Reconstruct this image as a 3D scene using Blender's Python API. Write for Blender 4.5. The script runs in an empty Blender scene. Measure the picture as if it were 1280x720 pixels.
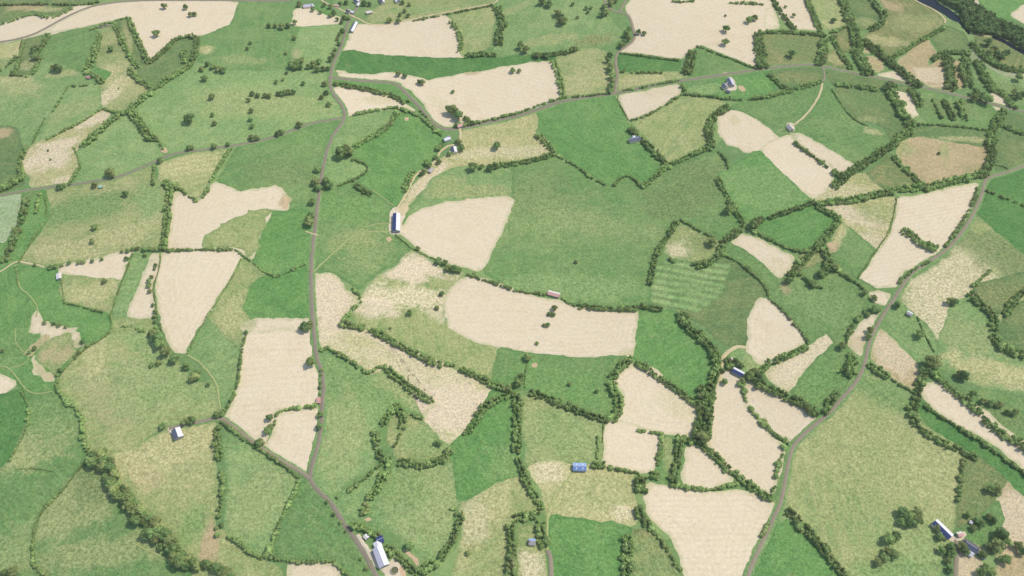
import bpy, bmesh, math, random
import numpy as np
from mathutils import Vector, Matrix

random.seed(7)
rng = np.random.default_rng(11)
R = math.radians
scene = bpy.context.scene
COL = scene.collection

# ------------------------------------------------------------------ camera and ground mapping
CAM_H, PITCH, HFOV = 780.0, R(52.0), R(66.0)
FPX = 640.0 / math.tan(HFOV / 2)
LAYER = 0.02          # each field sheet sits this much above the one it overlaps


def ground(x, y):
    """Height of the gently rolling land (metres); works on numbers and arrays."""
    return (9.0 * np.sin(x / 230.0 + 0.7) * np.cos(y / 260.0 + 0.3)
            + 5.0 * np.sin((x + 0.6 * y) / 140.0 + 1.3)
            - 0.00002 * np.maximum(0, np.hypot(x, y - 800) - 900) ** 2 * 0.15)


def at(px, py, dz=0.0):
    """Where the line of sight through a pixel of the 1280x720 photograph meets the land."""
    cx, cy = (px - 640.0) / FPX, -(py - 360.0) / FPX
    dx = cx
    dy = cy * math.sin(PITCH) + math.cos(PITCH)
    dz_ = cy * math.cos(PITCH) - math.sin(PITCH)
    z = 0.0
    for _ in range(8):
        t = (z - CAM_H) / dz_
        x, y = dx * t, dy * t
        z = float(ground(x, y)) + dz
    return Vector((x, y, z))


def xy(pts, dz=0.0):
    return np.array([at(p[0], p[1], dz)[:2] for p in pts])


def metres_per_pixel(py):
    cy = -(py - 360.0) / FPX
    return CAM_H / (math.sin(PITCH) - cy * math.cos(PITCH)) / FPX


# ------------------------------------------------------------------ object helpers
def tag(o, label=None, cat=None, group=None, kind=None):
    if label: o['label'] = label
    if cat: o['category'] = cat
    if group: o['group'] = group
    if kind: o['kind'] = kind
    return o


def link(name, me, mat=None, parent=None):
    o = bpy.data.objects.new(name, me)
    COL.objects.link(o)
    if mat is not None and me is not None and len(me.materials) == 0:
        for m in (mat if isinstance(mat, (list, tuple)) else [mat]):
            me.materials.append(m)
    if parent is not None:
        o.parent = parent
    return o


def mesh_from(name, verts, faces, smooth=False):
    """verts (n,3), faces either a list of tuples or an (m,k) array."""
    me = bpy.data.meshes.new(name)
    v = np.asarray(verts, dtype=np.float32)
    if isinstance(faces, np.ndarray):
        m, k = faces.shape
        me.vertices.add(len(v)); me.vertices.foreach_set('co', v.ravel())
        me.loops.add(m * k); me.loops.foreach_set('vertex_index', faces.astype(np.int32).ravel())
        me.polygons.add(m)
        me.polygons.foreach_set('loop_start', np.arange(0, m * k, k, dtype=np.int32))
        me.polygons.foreach_set('loop_total', np.full(m, k, dtype=np.int32))
        me.update(calc_edges=True)
    else:
        me.from_pydata(v.tolist(), [], faces)
        me.update()
    if smooth:
        me.polygons.foreach_set('use_smooth', np.ones(len(me.polygons), dtype=bool))
    return me


def densify(pts, step, closed):
    pts = np.asarray(pts, float)
    n = len(pts)
    out = []
    for i in range(n if closed else n - 1):
        a, b = pts[i], pts[(i + 1) % n]
        k = max(1, int(math.ceil(np.linalg.norm(b - a) / step)))
        for j in range(k):
            out.append(a + (b - a) * j / k)
    if not closed:
        out.append(pts[-1])
    return np.array(out)


def chaikin(pts, closed, r=0.25, n=1):
    pts = np.asarray(pts, float)
    for _ in range(n):
        out = [] if closed else [pts[0]]
        m = len(pts)
        for i in range(m if closed else m - 1):
            a, b = pts[i], pts[(i + 1) % m]
            out += [a + (b - a) * r, a + (b - a) * (1 - r)]
        if not closed:
            out.append(pts[-1])
        pts = np.array(out)
    return pts


# ------------------------------------------------------------------ materials
K_LIGHT = 1.0     # picture brightness of a white surface under this sun and sky


def lin(c):
    c = c / 255.0
    return c / 12.92 if c <= 0.04045 else ((c + 0.055) / 1.055) ** 2.4


def rgb(c, k=1.0):
    return tuple(min(0.9, lin(v) * k / K_LIGHT) for v in c) + (1.0,)


class NT:
    """Small helper to write node trees."""
    def __init__(self, name):
        self.m = bpy.data.materials.new(name)
        self.m.use_nodes = True
        self.t = self.m.node_tree
        self.t.nodes.clear()
        self.out = self.n('ShaderNodeOutputMaterial')
        self.bsdf = self.n('ShaderNodeBsdfPrincipled')
        self.l(self.bsdf.outputs[0], self.out.inputs['Surface'])
        self.bsdf.inputs['Roughness'].default_value = 0.95
        self.bsdf.inputs['Specular IOR Level'].default_value = 0.1

    def n(self, t, **kw):
        nd = self.t.nodes.new(t)
        for k, v in kw.items():
            setattr(nd, k, v)
        return nd

    def l(self, a, b):
        self.t.links.new(a, b)

    def put(self, sock, v):
        if hasattr(v, 'is_output') or isinstance(v, bpy.types.NodeSocket):
            self.l(v, sock)
        else:
            if hasattr(v, '__len__') and sock.type == 'VECTOR':
                v = tuple(v)[:3]
            sock.default_value = v

    def math(self, op, a, b=0.0, c=0.0, clamp=False):
        nd = self.n('ShaderNodeMath', operation=op, use_clamp=clamp)
        self.put(nd.inputs[0], a); self.put(nd.inputs[1], b)
        if len(nd.inputs) > 2: self.put(nd.inputs[2], c)
        return nd.outputs[0]

    def vmath(self, op, a, b):
        nd = self.n('ShaderNodeVectorMath', operation=op)
        self.put(nd.inputs[0], a); self.put(nd.inputs[1], b)
        return nd.outputs[1] if op in ('DOT_PRODUCT', 'DISTANCE', 'LENGTH') else nd.outputs[0]

    def noise(self, vec, scale, detail=3.0, rough=0.6, dist=0.0):
        nd = self.n('ShaderNodeTexNoise')
        self.l(vec, nd.inputs['Vector'])
        nd.inputs['Scale'].default_value = scale
        nd.inputs['Detail'].default_value = detail
        nd.inputs['Roughness'].default_value = rough
        nd.inputs['Distortion'].default_value = dist
        return nd.outputs[0]

    def ramp(self, v, lo, hi, a=0.0, b=1.0, smooth=True):
        nd = self.n('ShaderNodeMapRange')
        nd.interpolation_type = 'SMOOTHSTEP' if smooth else 'LINEAR'
        self.put(nd.inputs[0], v)
        nd.inputs[1].default_value, nd.inputs[2].default_value = lo, hi
        nd.inputs[3].default_value, nd.inputs[4].default_value = a, b
        return nd.outputs[0]

    def mix(self, f, a, b, mode='MIX'):
        nd = self.n('ShaderNodeMix', data_type='RGBA', blend_type=mode)
        self.put(nd.inputs[0], f)
        self.put(nd.inputs[6], a); self.put(nd.inputs[7], b)
        return nd.outputs[2]

    def scale(self, col, f):
        nd = self.n('ShaderNodeVectorMath', operation='SCALE')
        self.put(nd.inputs[0], col); self.put(nd.inputs[3], f)
        return nd.outputs[0]

    def color(self, sock):
        self.l(sock, self.bsdf.inputs['Base Color'])
        return self.m


TINTS = {  # look of the field: main colour, common variation, patches
    'S':  ((229, 212, 181), (223, 202, 166), (214, 201, 155)),
    'SY': ((208, 198, 150), (222, 206, 170), (178, 180, 124)),
    'V':  ((105, 149, 80), (128, 162, 94), (89, 135, 73)),
    'VV': ((87, 133, 70), (110, 148, 82), (75, 121, 66)),
    'G':  ((111, 147, 84), (137, 159, 98), (95, 133, 77)),
    'GL': ((130, 160, 97), (157, 174, 113), (112, 148, 88)),
    'D':  ((106, 133, 80), (138, 148, 94), (90, 121, 74)),
    'L':  ((152, 165, 104), (182, 179, 125), (125, 151, 90)),
    'Y':  ((184, 180, 124), (205, 194, 142), (156, 168, 106)),
    'B':  ((200, 178, 136), (184, 164, 122), (156, 156, 102)),
    'P':  ((170, 184, 140), (154, 174, 124), (188, 192, 154)),
    'DB': ((116, 136, 82), (164, 154, 102), (97, 126, 76)),
}
CONTRAST = {'S': 0.30, 'SY': 0.85, 'B': 0.85}
_mats = {}


def field_mat(tint, stripe=None, blobs=()):
    """stripe: (direction in degrees on the land, period in m, strength). blobs: patches of another growth
    (px, py, long radius m, short radius m, turn degrees, tint, strength)."""
    key = (tint, stripe, tuple(blobs))
    if key in _mats:
        return _mats[key]
    t = NT('field_' + {'S': 'stubble', 'B': 'dry'}.get(tint, 'grass'))
    A, B, C = [rgb(c) for c in TINTS[tint]]
    con = CONTRAST.get(tint, 1.0)
    geo = t.n('ShaderNodeNewGeometry')
    info = t.n('ShaderNodeObjectInfo')
    rnd = info.outputs['Random']
    off = t.n('ShaderNodeCombineXYZ')
    t.l(t.math('MULTIPLY', rnd, 913.0), off.inputs[0]); t.l(t.math('MULTIPLY', rnd, 377.0), off.inputs[1])
    pos0 = geo.outputs['Position']
    pos = t.vmath('ADD', pos0, off.outputs[0])
    big = t.ramp(t.noise(pos, 0.014, 5, 0.62, 0.5), 0.40, 0.66)
    mid = t.ramp(t.noise(pos, 0.055, 5, 0.68, 0.3), 0.42, 0.68)
    fine = t.noise(pos, 0.30, 3, 0.75)
    grain = t.noise(pos, 0.55, 2, 0.7)
    c = t.mix(t.math('MULTIPLY', big, 0.75 * con), A, B)
    c = t.mix(t.math('MULTIPLY', mid, 0.65 * con), c, C)
    # tufts: many small drier spots, and a few rusty or bluish ones
    tuft = t.ramp(t.noise(pos, 0.25, 4, 0.8, 0.3), 0.50, 0.68)
    c = t.mix(t.math('MULTIPLY', tuft, 0.58 * con), c, B)
    if tint not in ('S', 'B'):
        rust = t.ramp(t.noise(t.vmath('ADD', pos, (311, 77, 0)), 0.065, 6, 0.8, 0.3), 0.57, 0.72)
        c = t.mix(t.math('MULTIPLY', rust, 0.42), c, rgb((178, 164, 118)))
        teal = t.ramp(t.noise(t.vmath('ADD', pos, (99, 431, 0)), 0.09, 6, 0.8, 0.3), 0.56, 0.72)
        c = t.mix(t.math('MULTIPLY', teal, 0.40), c, rgb((88, 138, 96)))
    # rough margin along the edge of the field
    ea = t.n('ShaderNodeAttribute', attribute_name='edge')
    em = t.ramp(t.math('ADD', ea.outputs['Fac'], t.math('MULTIPLY', t.math('SUBTRACT', t.noise(pos0, 0.12, 5, 0.7), 0.5), 14.0)), 5.0, 0.0, 0.0, 0.50)
    margin = em
    # streaks left by grazing, rolling and mowing, each field in its own direction
    rot = t.n('ShaderNodeVectorRotate', rotation_type='Z_AXIS')
    t.l(pos0, rot.inputs['Vector']); t.l(t.math('MULTIPLY', rnd, 40.0), rot.inputs['Angle'])
    sk = t.noise(t.vmath('MULTIPLY', rot.outputs[0], (0.018, 0.20, 0.1)), 1.0, 4, 0.7)
    c = t.mix(t.math('MULTIPLY', t.ramp(sk, 0.46, 0.64), 0.55 if tint not in ('S', 'B') else 0.35), c, B)
    if tint == 'S':
        soil = t.ramp(t.noise(t.vmath('ADD', pos, (57, 731, 0)), 0.022, 6, 0.7, 0.5), 0.52, 0.72)
        c = t.mix(t.math('MULTIPLY', soil, 0.45), c, rgb((214, 190, 156)))
        # rows of the harvester running round the field from its edge inwards
        ed = t.n('ShaderNodeAttribute', attribute_name='edge')
        ph = t.math('ADD', t.math('MULTIPLY', ed.outputs['Fac'], 2 * math.pi / 6.2), t.math('MULTIPLY', t.noise(pos, 0.03, 3, 0.6), 2.2))
        on = t.ramp(t.noise(pos, 0.012, 3, 0.6), 0.36, 0.58)
        c = t.scale(c, t.math('ADD', 1.0, t.math('MULTIPLY', t.math('MULTIPLY', t.math('SINE', ph), on), 0.022)))
    for (bx, by, ra, rb, turn, tn, st) in blobs:
        p = at(bx, by)
        d = t.vmath('SUBTRACT', pos0, (p.x, p.y, p.z))
        ca, sa = math.cos(R(turn)), math.sin(R(turn))
        u = t.vmath('DOT_PRODUCT', d, (ca / ra, sa / ra, 0))
        v = t.vmath('DOT_PRODUCT', d, (-sa / rb, ca / rb, 0))
        rr = t.math('SQRT', t.math('ADD', t.math('MULTIPLY', u, u), t.math('MULTIPLY', v, v)))
        w = t.math('ADD', rr, t.math('MULTIPLY', t.math('SUBTRACT', t.noise(pos, 0.045, 6, 0.7, 0.6), 0.5), 2.6))
        f = t.ramp(w, 1.15, 0.55, 0.0, st)
        c2 = t.mix(t.ramp(fine, 0.35, 0.65), rgb(TINTS[tn][0]), rgb(TINTS[tn][1]))
        c = t.mix(f, c, c2)
    c = t.mix(margin, c, rgb(TINTS['SY'][2]) if tint in ('S', 'SY', 'B', 'Y') else C)
    if stripe:
        a, per, st = stripe
        d = (math.cos(R(a + 90)) * 2 * math.pi / per, math.sin(R(a + 90)) * 2 * math.pi / per, 0)
        ph = t.math('ADD', t.vmath('DOT_PRODUCT', pos0, d), t.math('MULTIPLY', t.noise(pos, 0.02, 3, 0.5), 7.0))
        s = t.math('SINE', ph)
        brk = t.ramp(t.noise(pos, 0.035, 4, 0.6), 0.30, 0.55)
        c = t.scale(c, t.math('ADD', 1.0, t.math('MULTIPLY', t.math('MULTIPLY', s, brk), st * (0.65 if tint == 'S' else 1.0))))
    vary = t.math('ADD', t.ramp(fine, 0.36, 0.64, 1 - 0.17 * con, 1 + 0.17 * con, False),
                  t.math('ADD', t.ramp(grain, 0.34, 0.66, -0.26 * con, 0.26 * con, False), t.ramp(rnd, 0, 1, -0.035, 0.035, False)))
    c = t.scale(c, vary)
    _mats[key] = t.color(c)
    return _mats[key]


def plain_mat(name, col, var=0.12, scale=0.5, rough=0.9, spec=0.15, metal=0.0):
    key = ('plain', name, col)
    if key in _mats:
        return _mats[key]
    t = NT(name)
    tc = t.n('ShaderNodeNewGeometry')
    f = t.noise(tc.outputs['Position'], scale, 5, 0.7)
    g = t.noise(tc.outputs['Position'], scale * 0.13, 3, 0.6)
    k = t.math('ADD', t.ramp(f, 0.25, 0.75, 1 - var, 1 + var, False), t.ramp(g, 0.3, 0.7, -var * 0.6, var * 0.6, False))
    c = t.scale(rgb(col), k)
    t.bsdf.inputs['Roughness'].default_value = rough
    t.bsdf.inputs['Specular IOR Level'].default_value = spec
    t.bsdf.inputs['Metallic'].default_value = metal
    _mats[key] = t.color(c)
    return _mats[key]


def leaf_mat(name, dark, light, dry=(150, 150, 95)):
    t = NT(name)
    geo = t.n('ShaderNodeNewGeometry')
    info = t.n('ShaderNodeObjectInfo')
    c = t.mix(geo.outputs['Random Per Island'], rgb(dark), rgb(light))
    cl = t.ramp(t.noise(geo.outputs['Position'], 0.11, 3, 0.6), 0.38, 0.66)
    c = t.scale(c, t.math('ADD', t.math('MULTIPLY', cl, 0.50), 0.90))
    brown = t.ramp(t.noise(geo.outputs['Position'], 0.045, 3, 0.6), 0.56, 0.70, 0.0, 0.42)
    c = t.mix(brown, c, rgb(dry))
    c = t.scale(c, t.ramp(info.outputs['Random'], 0, 1, 0.8, 1.2, False))
    t.bsdf.inputs['Roughness'].default_value = 0.8
    tr = t.n('ShaderNodeBsdfTranslucent'); mx = t.n('ShaderNodeMixShader'); mx.inputs[0].default_value = 0.30
    t.l(c, tr.inputs[0]); t.l(t.bsdf.outputs[0], mx.inputs[1]); t.l(tr.outputs[0], mx.inputs[2])
    t.l(mx.outputs[0], t.out.inputs['Surface'])
    return t.color(c)

# ------------------------------------------------------------------ land sheets
FIELDS = []


def F(tint, pts, name='grass_field', stripe=None, blobs=(), wob=1.0, label=None):
    FIELDS.append(dict(tint=tint, pts=pts, name=name, stripe=stripe, blobs=blobs, wob=wob, label=label))


def in_poly(p, poly):
    x, y = p[:, 0][:, None], p[:, 1][:, None]
    a, b = poly, np.roll(poly, -1, 0)
    cond = ((a[:, 1] > y) != (b[:, 1] > y))
    with np.errstate(divide='ignore', invalid='ignore'):
        xi = (b[:, 0] - a[:, 0]) * (y - a[:, 1]) / (b[:, 1] - a[:, 1]) + a[:, 0]
    return (np.sum(cond & (x < xi), axis=1) % 2) == 1


def wobble(p, amp, closed=True):
    """Uneven edge, as a mower or a grazed margin leaves it."""
    if amp <= 0: return p
    n = len(p)
    k = np.array([1, 2, 3, 2, 1], float); k /= k.sum()
    o = rng.normal(0, 1, (n, 2))
    for d in range(2):
        e = np.concatenate([o[-2:, d], o[:, d], o[:2, d]])
        o[:, d] = np.convolve(e, k, 'valid')
    o += rng.normal(0, 0.35, (n, 2))
    return p + o * amp * 1.6


GRID = 10.0


def sheet(name, poly, mat, dz, label, grid=GRID):
    """A patch of land laid on the rolling ground: cut along the same grid as the ground sheet."""
    bm = bmesh.new()
    vs = [bm.verts.new((p[0], p[1], 0)) for p in poly]
    f = bm.faces.new(vs)
    f.normal_update()
    if f.normal.z < 0: f.normal_flip()
    bmesh.ops.triangulate(bm, faces=[f])
    for ax in (0, 1):
        lo, hi = poly[:, ax].min(), poly[:, ax].max()
        g = math.ceil(lo / grid) * grid
        while g < hi:
            co = (g, 0, 0) if ax == 0 else (0, g, 0)
            no = (1, 0, 0) if ax == 0 else (0, 1, 0)
            bmesh.ops.bisect_plane(bm, geom=bm.verts[:] + bm.edges[:] + bm.faces[:], dist=1e-4, plane_co=co, plane_no=no)
            g += grid
    for v in bm.verts:
        v.co.z = float(ground(v.co.x, v.co.y)) + dz
    me = bpy.data.meshes.new(name)
    bm.to_mesh(me); bm.free()
    v = np.array([q.co[:2] for q in me.vertices])
    a, b = poly, np.roll(poly, -1, 0)
    d = b - a
    k = np.clip(((v[:, None] - a) * d).sum(2) / ((d * d).sum(1) + 1e-9), 0, 1)
    me.attributes.new('edge', 'FLOAT', 'POINT').data.foreach_set('value', np.sqrt((((a + d * k[..., None]) - v[:, None]) ** 2).sum(2).min(1)).astype(np.float32))
    o = link(name, me, mat)
    tag(o, label, name.replace('_', ' '), None, 'structure')
    return o


def compass(p):
    ew = ('western edge', 'west side', 'middle', 'east side', 'eastern edge')[min(4, int(p[0] / 256))]
    ns = ('along the top', 'in the upper half', 'in the lower half', 'along the bottom')[min(3, max(0, int(p[1] / 180)))]
    return f'on the {ew}, {ns}'


TINT_WORDS = {'S': 'pale cut stubble', 'SY': 'pale yellowing hay stubble', 'V': 'vivid green grass', 'VV': 'deep green grass',
              'G': 'mid green grass', 'GL': 'light green grass', 'D': 'dull dark green grass', 'L': 'olive green rough grass',
              'Y': 'yellowing dry grass', 'B': 'tan dry grass', 'P': 'greyish pale grass', 'DB': 'rough green and tan grass'}


def inflate(p, d):
    t = np.roll(p, -1, 0) - np.roll(p, 1, 0)
    t /= np.linalg.norm(t, axis=1)[:, None] + 1e-9
    area = np.sum(p[:, 0] * np.roll(p[:, 1], -1) - p[:, 1] * np.roll(p[:, 0], -1))
    return p + np.stack([t[:, 1], -t[:, 0]], 1) * d * (1 if area > 0 else -1)


def build_fields():
    polys, layers = [], []
    for d in FIELDS:
        p = chaikin(xy(d['pts']), True, 0.09)
        p = densify(p, 7.0, True)
        p = inflate(p, 2.0)
        p = wobble(p, d['wob'] * 1.25)
        polys.append(p)
        lo_, taken = 1, set()
        lo, hi = p.min(0) - 1, p.max(0) + 1
        for q, ql in zip(polys[:-1], layers):
            if (q.min(0) > hi).any() or (q.max(0) < lo).any(): continue
            pa, qa = in_poly(p, q).mean(), in_poly(q, p).mean()
            if max(pa, qa) == 0: continue
            taken.add(ql)
            if max(pa, qa) > 0.22: lo_ = max(lo_, ql + 1)     # a patch lying well inside the other goes on top
        lay = lo_
        while lay in taken: lay += 1
        layers.append(lay)
        c = np.mean(np.array(d['pts'], float), 0)
        lab = d['label'] or f"{TINT_WORDS[d['tint']]} {compass(c)}"
        sheet(d['name'], p, field_mat(d['tint'], d['stripe'], d['blobs']), lay * LAYER, lab)
    return max(layers)


def ribbon(name, pts, width, mat, dz, label, cat='road', smooth=2, wob=0.0, taper=False, crown=0.06):
    """A road, lane or worn track laid along a line."""
    c = chaikin(xy(pts), False, 0.25, smooth)
    c = densify(c, 4.0, False)
    if wob: c = wobble(c, wob, False)
    t = np.gradient(c, axis=0); t /= np.linalg.norm(t, axis=1)[:, None] + 1e-9
    nrm = np.stack([-t[:, 1], t[:, 0]], 1)
    n = len(c)
    w = np.full(n, width / 2) * (1 + rng.normal(0, 0.05, n))
    prof = [(-1.0, -0.08), (-0.96, 0.0), (0.0, crown), (0.96, 0.0), (1.0, -0.08)]
    V = []
    for (s, z) in prof:
        p = c + nrm * (w * s)[:, None]
        V.append(np.column_stack([p, ground(p[:, 0], p[:, 1]) + dz + z]))
    k = len(prof)
    V = np.stack(V, 1).reshape(-1, 3)
    i = np.arange(n - 1)
    fs = [np.stack([i * k + j, (i + 1) * k + j, (i + 1) * k + j + 1, i * k + j + 1], 1)[:, ::-1] for j in range(k - 1)]
    me = mesh_from(name, V, np.concatenate(fs))
    o = link(name, me, mat)
    tag(o, label, cat, None, 'structure')
    return o


# ------------------------------------------------------------------ foliage
def ico(sub):
    bm = bmesh.new(); bmesh.ops.create_icosphere(bm, subdivisions=sub, radius=1.0)
    v = np.array([x.co[:] for x in bm.verts]); f = np.array([[y.index for y in x.verts] for x in bm.faces])
    bm.free(); return v, f


ICO1, ICO2 = ico(1), ico(2)


def cards(lobes, n, size, seed, flat=1.5):
    """Leaf sprays spread over and inside a set of lobes: n small uneven quads."""
    g = np.random.default_rng(seed)
    lob = np.array([l[:3] for l in lobes]); rad = np.array([l[3] for l in lobes])
    pr = rad ** 2 / (rad ** 2).sum()
    P, N = [], []
    while len(P) < n:
        k = g.choice(len(lobes), p=pr)
        d = g.normal(size=3); d /= np.linalg.norm(d)
        if d[2] < -0.55: continue
        p = lob[k] + d * rad[k] * g.uniform(0.80, 1.10)
        dist = np.linalg.norm(lob - p, axis=1) / rad
        dist[k] = 9
        if (dist < 0.72).any(): continue
        P.append(p); N.append(d)
    P, N = np.array(P), np.array(N)
    N = N * flat + g.normal(size=N.shape) * 0.42 + np.array([0, 0, 0.15])
    N /= np.linalg.norm(N, axis=1)[:, None]
    a = np.cross(N, g.normal(size=N.shape)); a /= np.linalg.norm(a, axis=1)[:, None]
    b = np.cross(N, a)
    s = size * g.uniform(0.55, 1.35, (n, 1))
    q = g.uniform(0.6, 1.2, (n, 4, 1))
    V = np.stack([P + (-a - b) * s * q[:, 0], P + (a - b * 0.6) * s * q[:, 1], P + (a * 0.7 + b) * s * q[:, 2], P + (-a * 0.8 + b) * s * q[:, 3]], 1).reshape(-1, 3)
    Fq = np.arange(n * 4).reshape(n, 4)
    return V, Fq


def core(lobes, k=0.80, base=ICO1, seed=0):
    g = np.random.default_rng(seed + 5)
    V, Fc, off = [], [], 0
    for (x, y, z, r) in lobes:
        v = base[0] * r * k * (1 + g.normal(0, 0.10, (len(base[0]), 1))) + np.array([x, y, z])
        V.append(v); Fc.append(base[1] + off); off += len(v)
    return np.concatenate(V), np.concatenate(Fc)


BUSH = []
for s in range(14):
    g = np.random.default_rng(100 + s)
    lobes = [(0, 0, 0.55, 0.66)]
    for j in range(4):
        a = g.uniform(0, 6.28); d = g.uniform(0.35, 0.62)
        lobes.append((math.cos(a) * d, math.sin(a) * d, g.uniform(0.4, 0.95), g.uniform(0.32, 0.52)))
    cv, cf = core(lobes, 0.92, ICO1, s)
    qv, qf = cards(lobes, 85, 0.15, 200 + s)
    BUSH.append((cv, cf, qv, qf))


def shrub_mass(name, spots, mat, parent=None):
    """One mesh of bushes grown together. spots: rows of x, y, radius, height."""
    CV, CF, QV, QF, co, qo = [], [], [], [], 0, 0
    for (x, y, r, h) in spots:
        cv, cf, qv, qf = BUSH[int(rng.integers(len(BUSH)))]
        a = rng.uniform(0, 6.283); ca, sa = math.cos(a), math.sin(a)
        M = np.array([[ca * r, sa * r, 0], [-sa * r, ca * r, 0], [0, 0, h / 1.35]])
        o = np.array([x, y, float(ground(x, y)) + 0.02])
        CV.append(cv @ M + o); CF.append(cf + co); co += len(cv)
        QV.append(qv @ M + o); QF.append(qf + qo); qo += len(qv)
    CV, QV = np.concatenate(CV), np.concatenate(QV)
    CF, QF = np.concatenate(CF), np.concatenate(QF) + len(CV)
    V = np.concatenate([CV, QV])
    me = bpy.data.meshes.new(name)
    me.vertices.add(len(V)); me.vertices.foreach_set('co', V.astype(np.float32).ravel())
    nl = CF.size + QF.size
    me.loops.add(nl); me.loops.foreach_set('vertex_index', np.concatenate([CF.ravel(), QF.ravel()]).astype(np.int32))
    tot = np.concatenate([np.full(len(CF), 3), np.full(len(QF), 4)]).astype(np.int32)
    me.polygons.add(len(tot))
    me.polygons.foreach_set('loop_start', np.concatenate([[0], np.cumsum(tot)[:-1]]).astype(np.int32))
    me.polygons.foreach_set('loop_total', tot)
    me.update(calc_edges=True)
    return link(name, me, mat, parent)


HEDGES = []


def H(label, w, pts, h=None, gap=0.06, name='hedge', group=None):
    """A hedge along a line of the photograph: w the width of the growth in metres, gap the chance of a missing bush."""
    w = 1.03 * w * metres_per_pixel(sum(q[1] for q in pts) / len(pts)) ** 0.9
    HEDGES.append((label, w, pts, h, gap, name, group))


def hedge_spots(w, pts, h, gap):
    h0 = h if h else min(7.5, 1.0 + 0.50 * w)
    c = densify(chaikin(xy(pts, h0 * 0.5), False, 0.25, 1), 0.5, False)   # the crown, not the foot, is what the photograph places
    seg = np.concatenate([[0], np.cumsum(np.linalg.norm(np.diff(c, axis=0), axis=1))])
    L = seg[-1]
    t = np.gradient(c, axis=0); t /= np.linalg.norm(t, axis=1)[:, None] + 1e-9
    rows = 1 if w < 7.5 else (2 if w < 11.5 else (3 if w < 16 else 4))
    r0 = w / (1 + 0.75 * rows) * 0.72
    out = []
    for k in range(rows):
        s = rng.uniform(0, min(r0, L * 0.4))
        base = 0 if rows == 1 else (k / (rows - 1) - 0.5) * (w - r0 * 1.6)
        wave = rng.uniform(0, 6.28)
        while s < L:
            i = min(len(c) - 1, int(np.searchsorted(seg, s)))
            clump = 1 + 0.30 * math.sin(s / 9.0 + wave) + 0.18 * math.sin(s / 3.7 + 2 * wave)
            r = r0 * clump * rng.uniform(0.72, 1.30)
            if rng.random() < 0.09: r *= 1.45
            d = base + rng.normal(0, w * 0.09)
            if rng.random() > gap or not out:
                p = c[i] + np.array([-t[i, 1], t[i, 0]]) * d
                out.append((p[0], p[1], r, h0 * (0.55 + 0.45 * clump) * rng.uniform(0.7, 1.25)))
            s += r * rng.uniform(0.9, 1.4) * (1.0 if rows == 1 else 1.1)
            if rng.random() < gap * 0.6: s += r0 * rng.uniform(0.6, 2.2)
    return out


# -------- single trees
CROWNS, TRUNKS = [], []


def make_tree_meshes():
    for s in range(9):
        g = np.random.default_rng(300 + s)
        lobes = [(g.normal(0, 0.06), g.normal(0, 0.06), 1.12, 0.56)]
        for j in range(8):
            a = j / 8 * 6.28 + g.normal(0, 0.3); d = g.uniform(0.40, 0.66)
            lobes.append((math.cos(a) * d, math.sin(a) * d, g.uniform(0.75, 1.25), g.uniform(0.28, 0.46)))
        for j in range(3):
            a = g.uniform(0, 6.28)
            lobes.append((math.cos(a) * 0.25, math.sin(a) * 0.25, g.uniform(1.35, 1.6), g.uniform(0.28, 0.40)))
        cv, cf = core(lobes, 0.88, ICO1, s)
        qv, qf = cards(lobes, 460, 0.075, 400 + s)
        V = np.concatenate([cv, qv])
        faces = [tuple(int(i) for i in x) for x in cf] + [tuple(int(i) + len(cv) for i in x) for x in qf]
        me = mesh_from('crown', V, faces)
        me.materials.append(LEAF[s % 3])
        CROWNS.append(me)
    for s in range(3):
        g = np.random.default_rng(500 + s)
        bm = bmesh.new()

        def tube(p0, p1, r0, r1):
            ax = (p1 - p0); q = ax.to_track_quat('Z', 'Y').to_matrix()
            rings = []
            for k in range(4):
                f = k / 3; c = p0.lerp(p1, f); r = r0 + (r1 - r0) * f
                rings.append([bm.verts.new(c + q @ Vector((math.cos(a * 6.283 / 7) * r, math.sin(a * 6.283 / 7) * r, 0))) for a in range(7)])
            for k in range(3):
                for a in range(7):
                    bm.faces.new((rings[k][a], rings[k][(a + 1) % 7], rings[k + 1][(a + 1) % 7], rings[k + 1][a]))
            bm.faces.new(rings[-1])
        tube(Vector((0, 0, -0.05)), Vector((g.normal(0, .03), g.normal(0, .03), 0.75)), 0.11, 0.065)
        for j in range(5):
            a = j / 5 * 6.28 + g.normal(0, .3)
            b = Vector((0, 0, g.uniform(0.42, 0.7)))
            tube(b, b + Vector((math.cos(a) * 0.42, math.sin(a) * 0.42, g.uniform(.3, .55))), 0.05, 0.018)
        me = bpy.data.meshes.new('trunk'); bm.to_mesh(me); bm.free()
        me.materials.append(BARK)
        TRUNKS.append(me)


TREES = []


def T(label, r, pts, group=None, jit=0.18):
    """Single trees at the given points, crown radius r in metres (or x, y, r per point)."""
    bush = r <= 4.3 or 'bush' in label
    if bush: label = label.replace('pair of grown together trees', 'pair of bushes').replace('trees', 'bushes').replace('tree ', 'bush ') if 'bush' not in label else label  # small trees are named and labelled as bushes here
    for p in pts:
        TREES.append((label, (p[2] if len(p) > 2 else r) * 0.94 * metres_per_pixel(p[1]) ** 0.9 * float(rng.uniform(1 - jit, 1 + jit)), p[0], p[1], group, None, 'bush' if bush else 'tree'))


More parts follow.
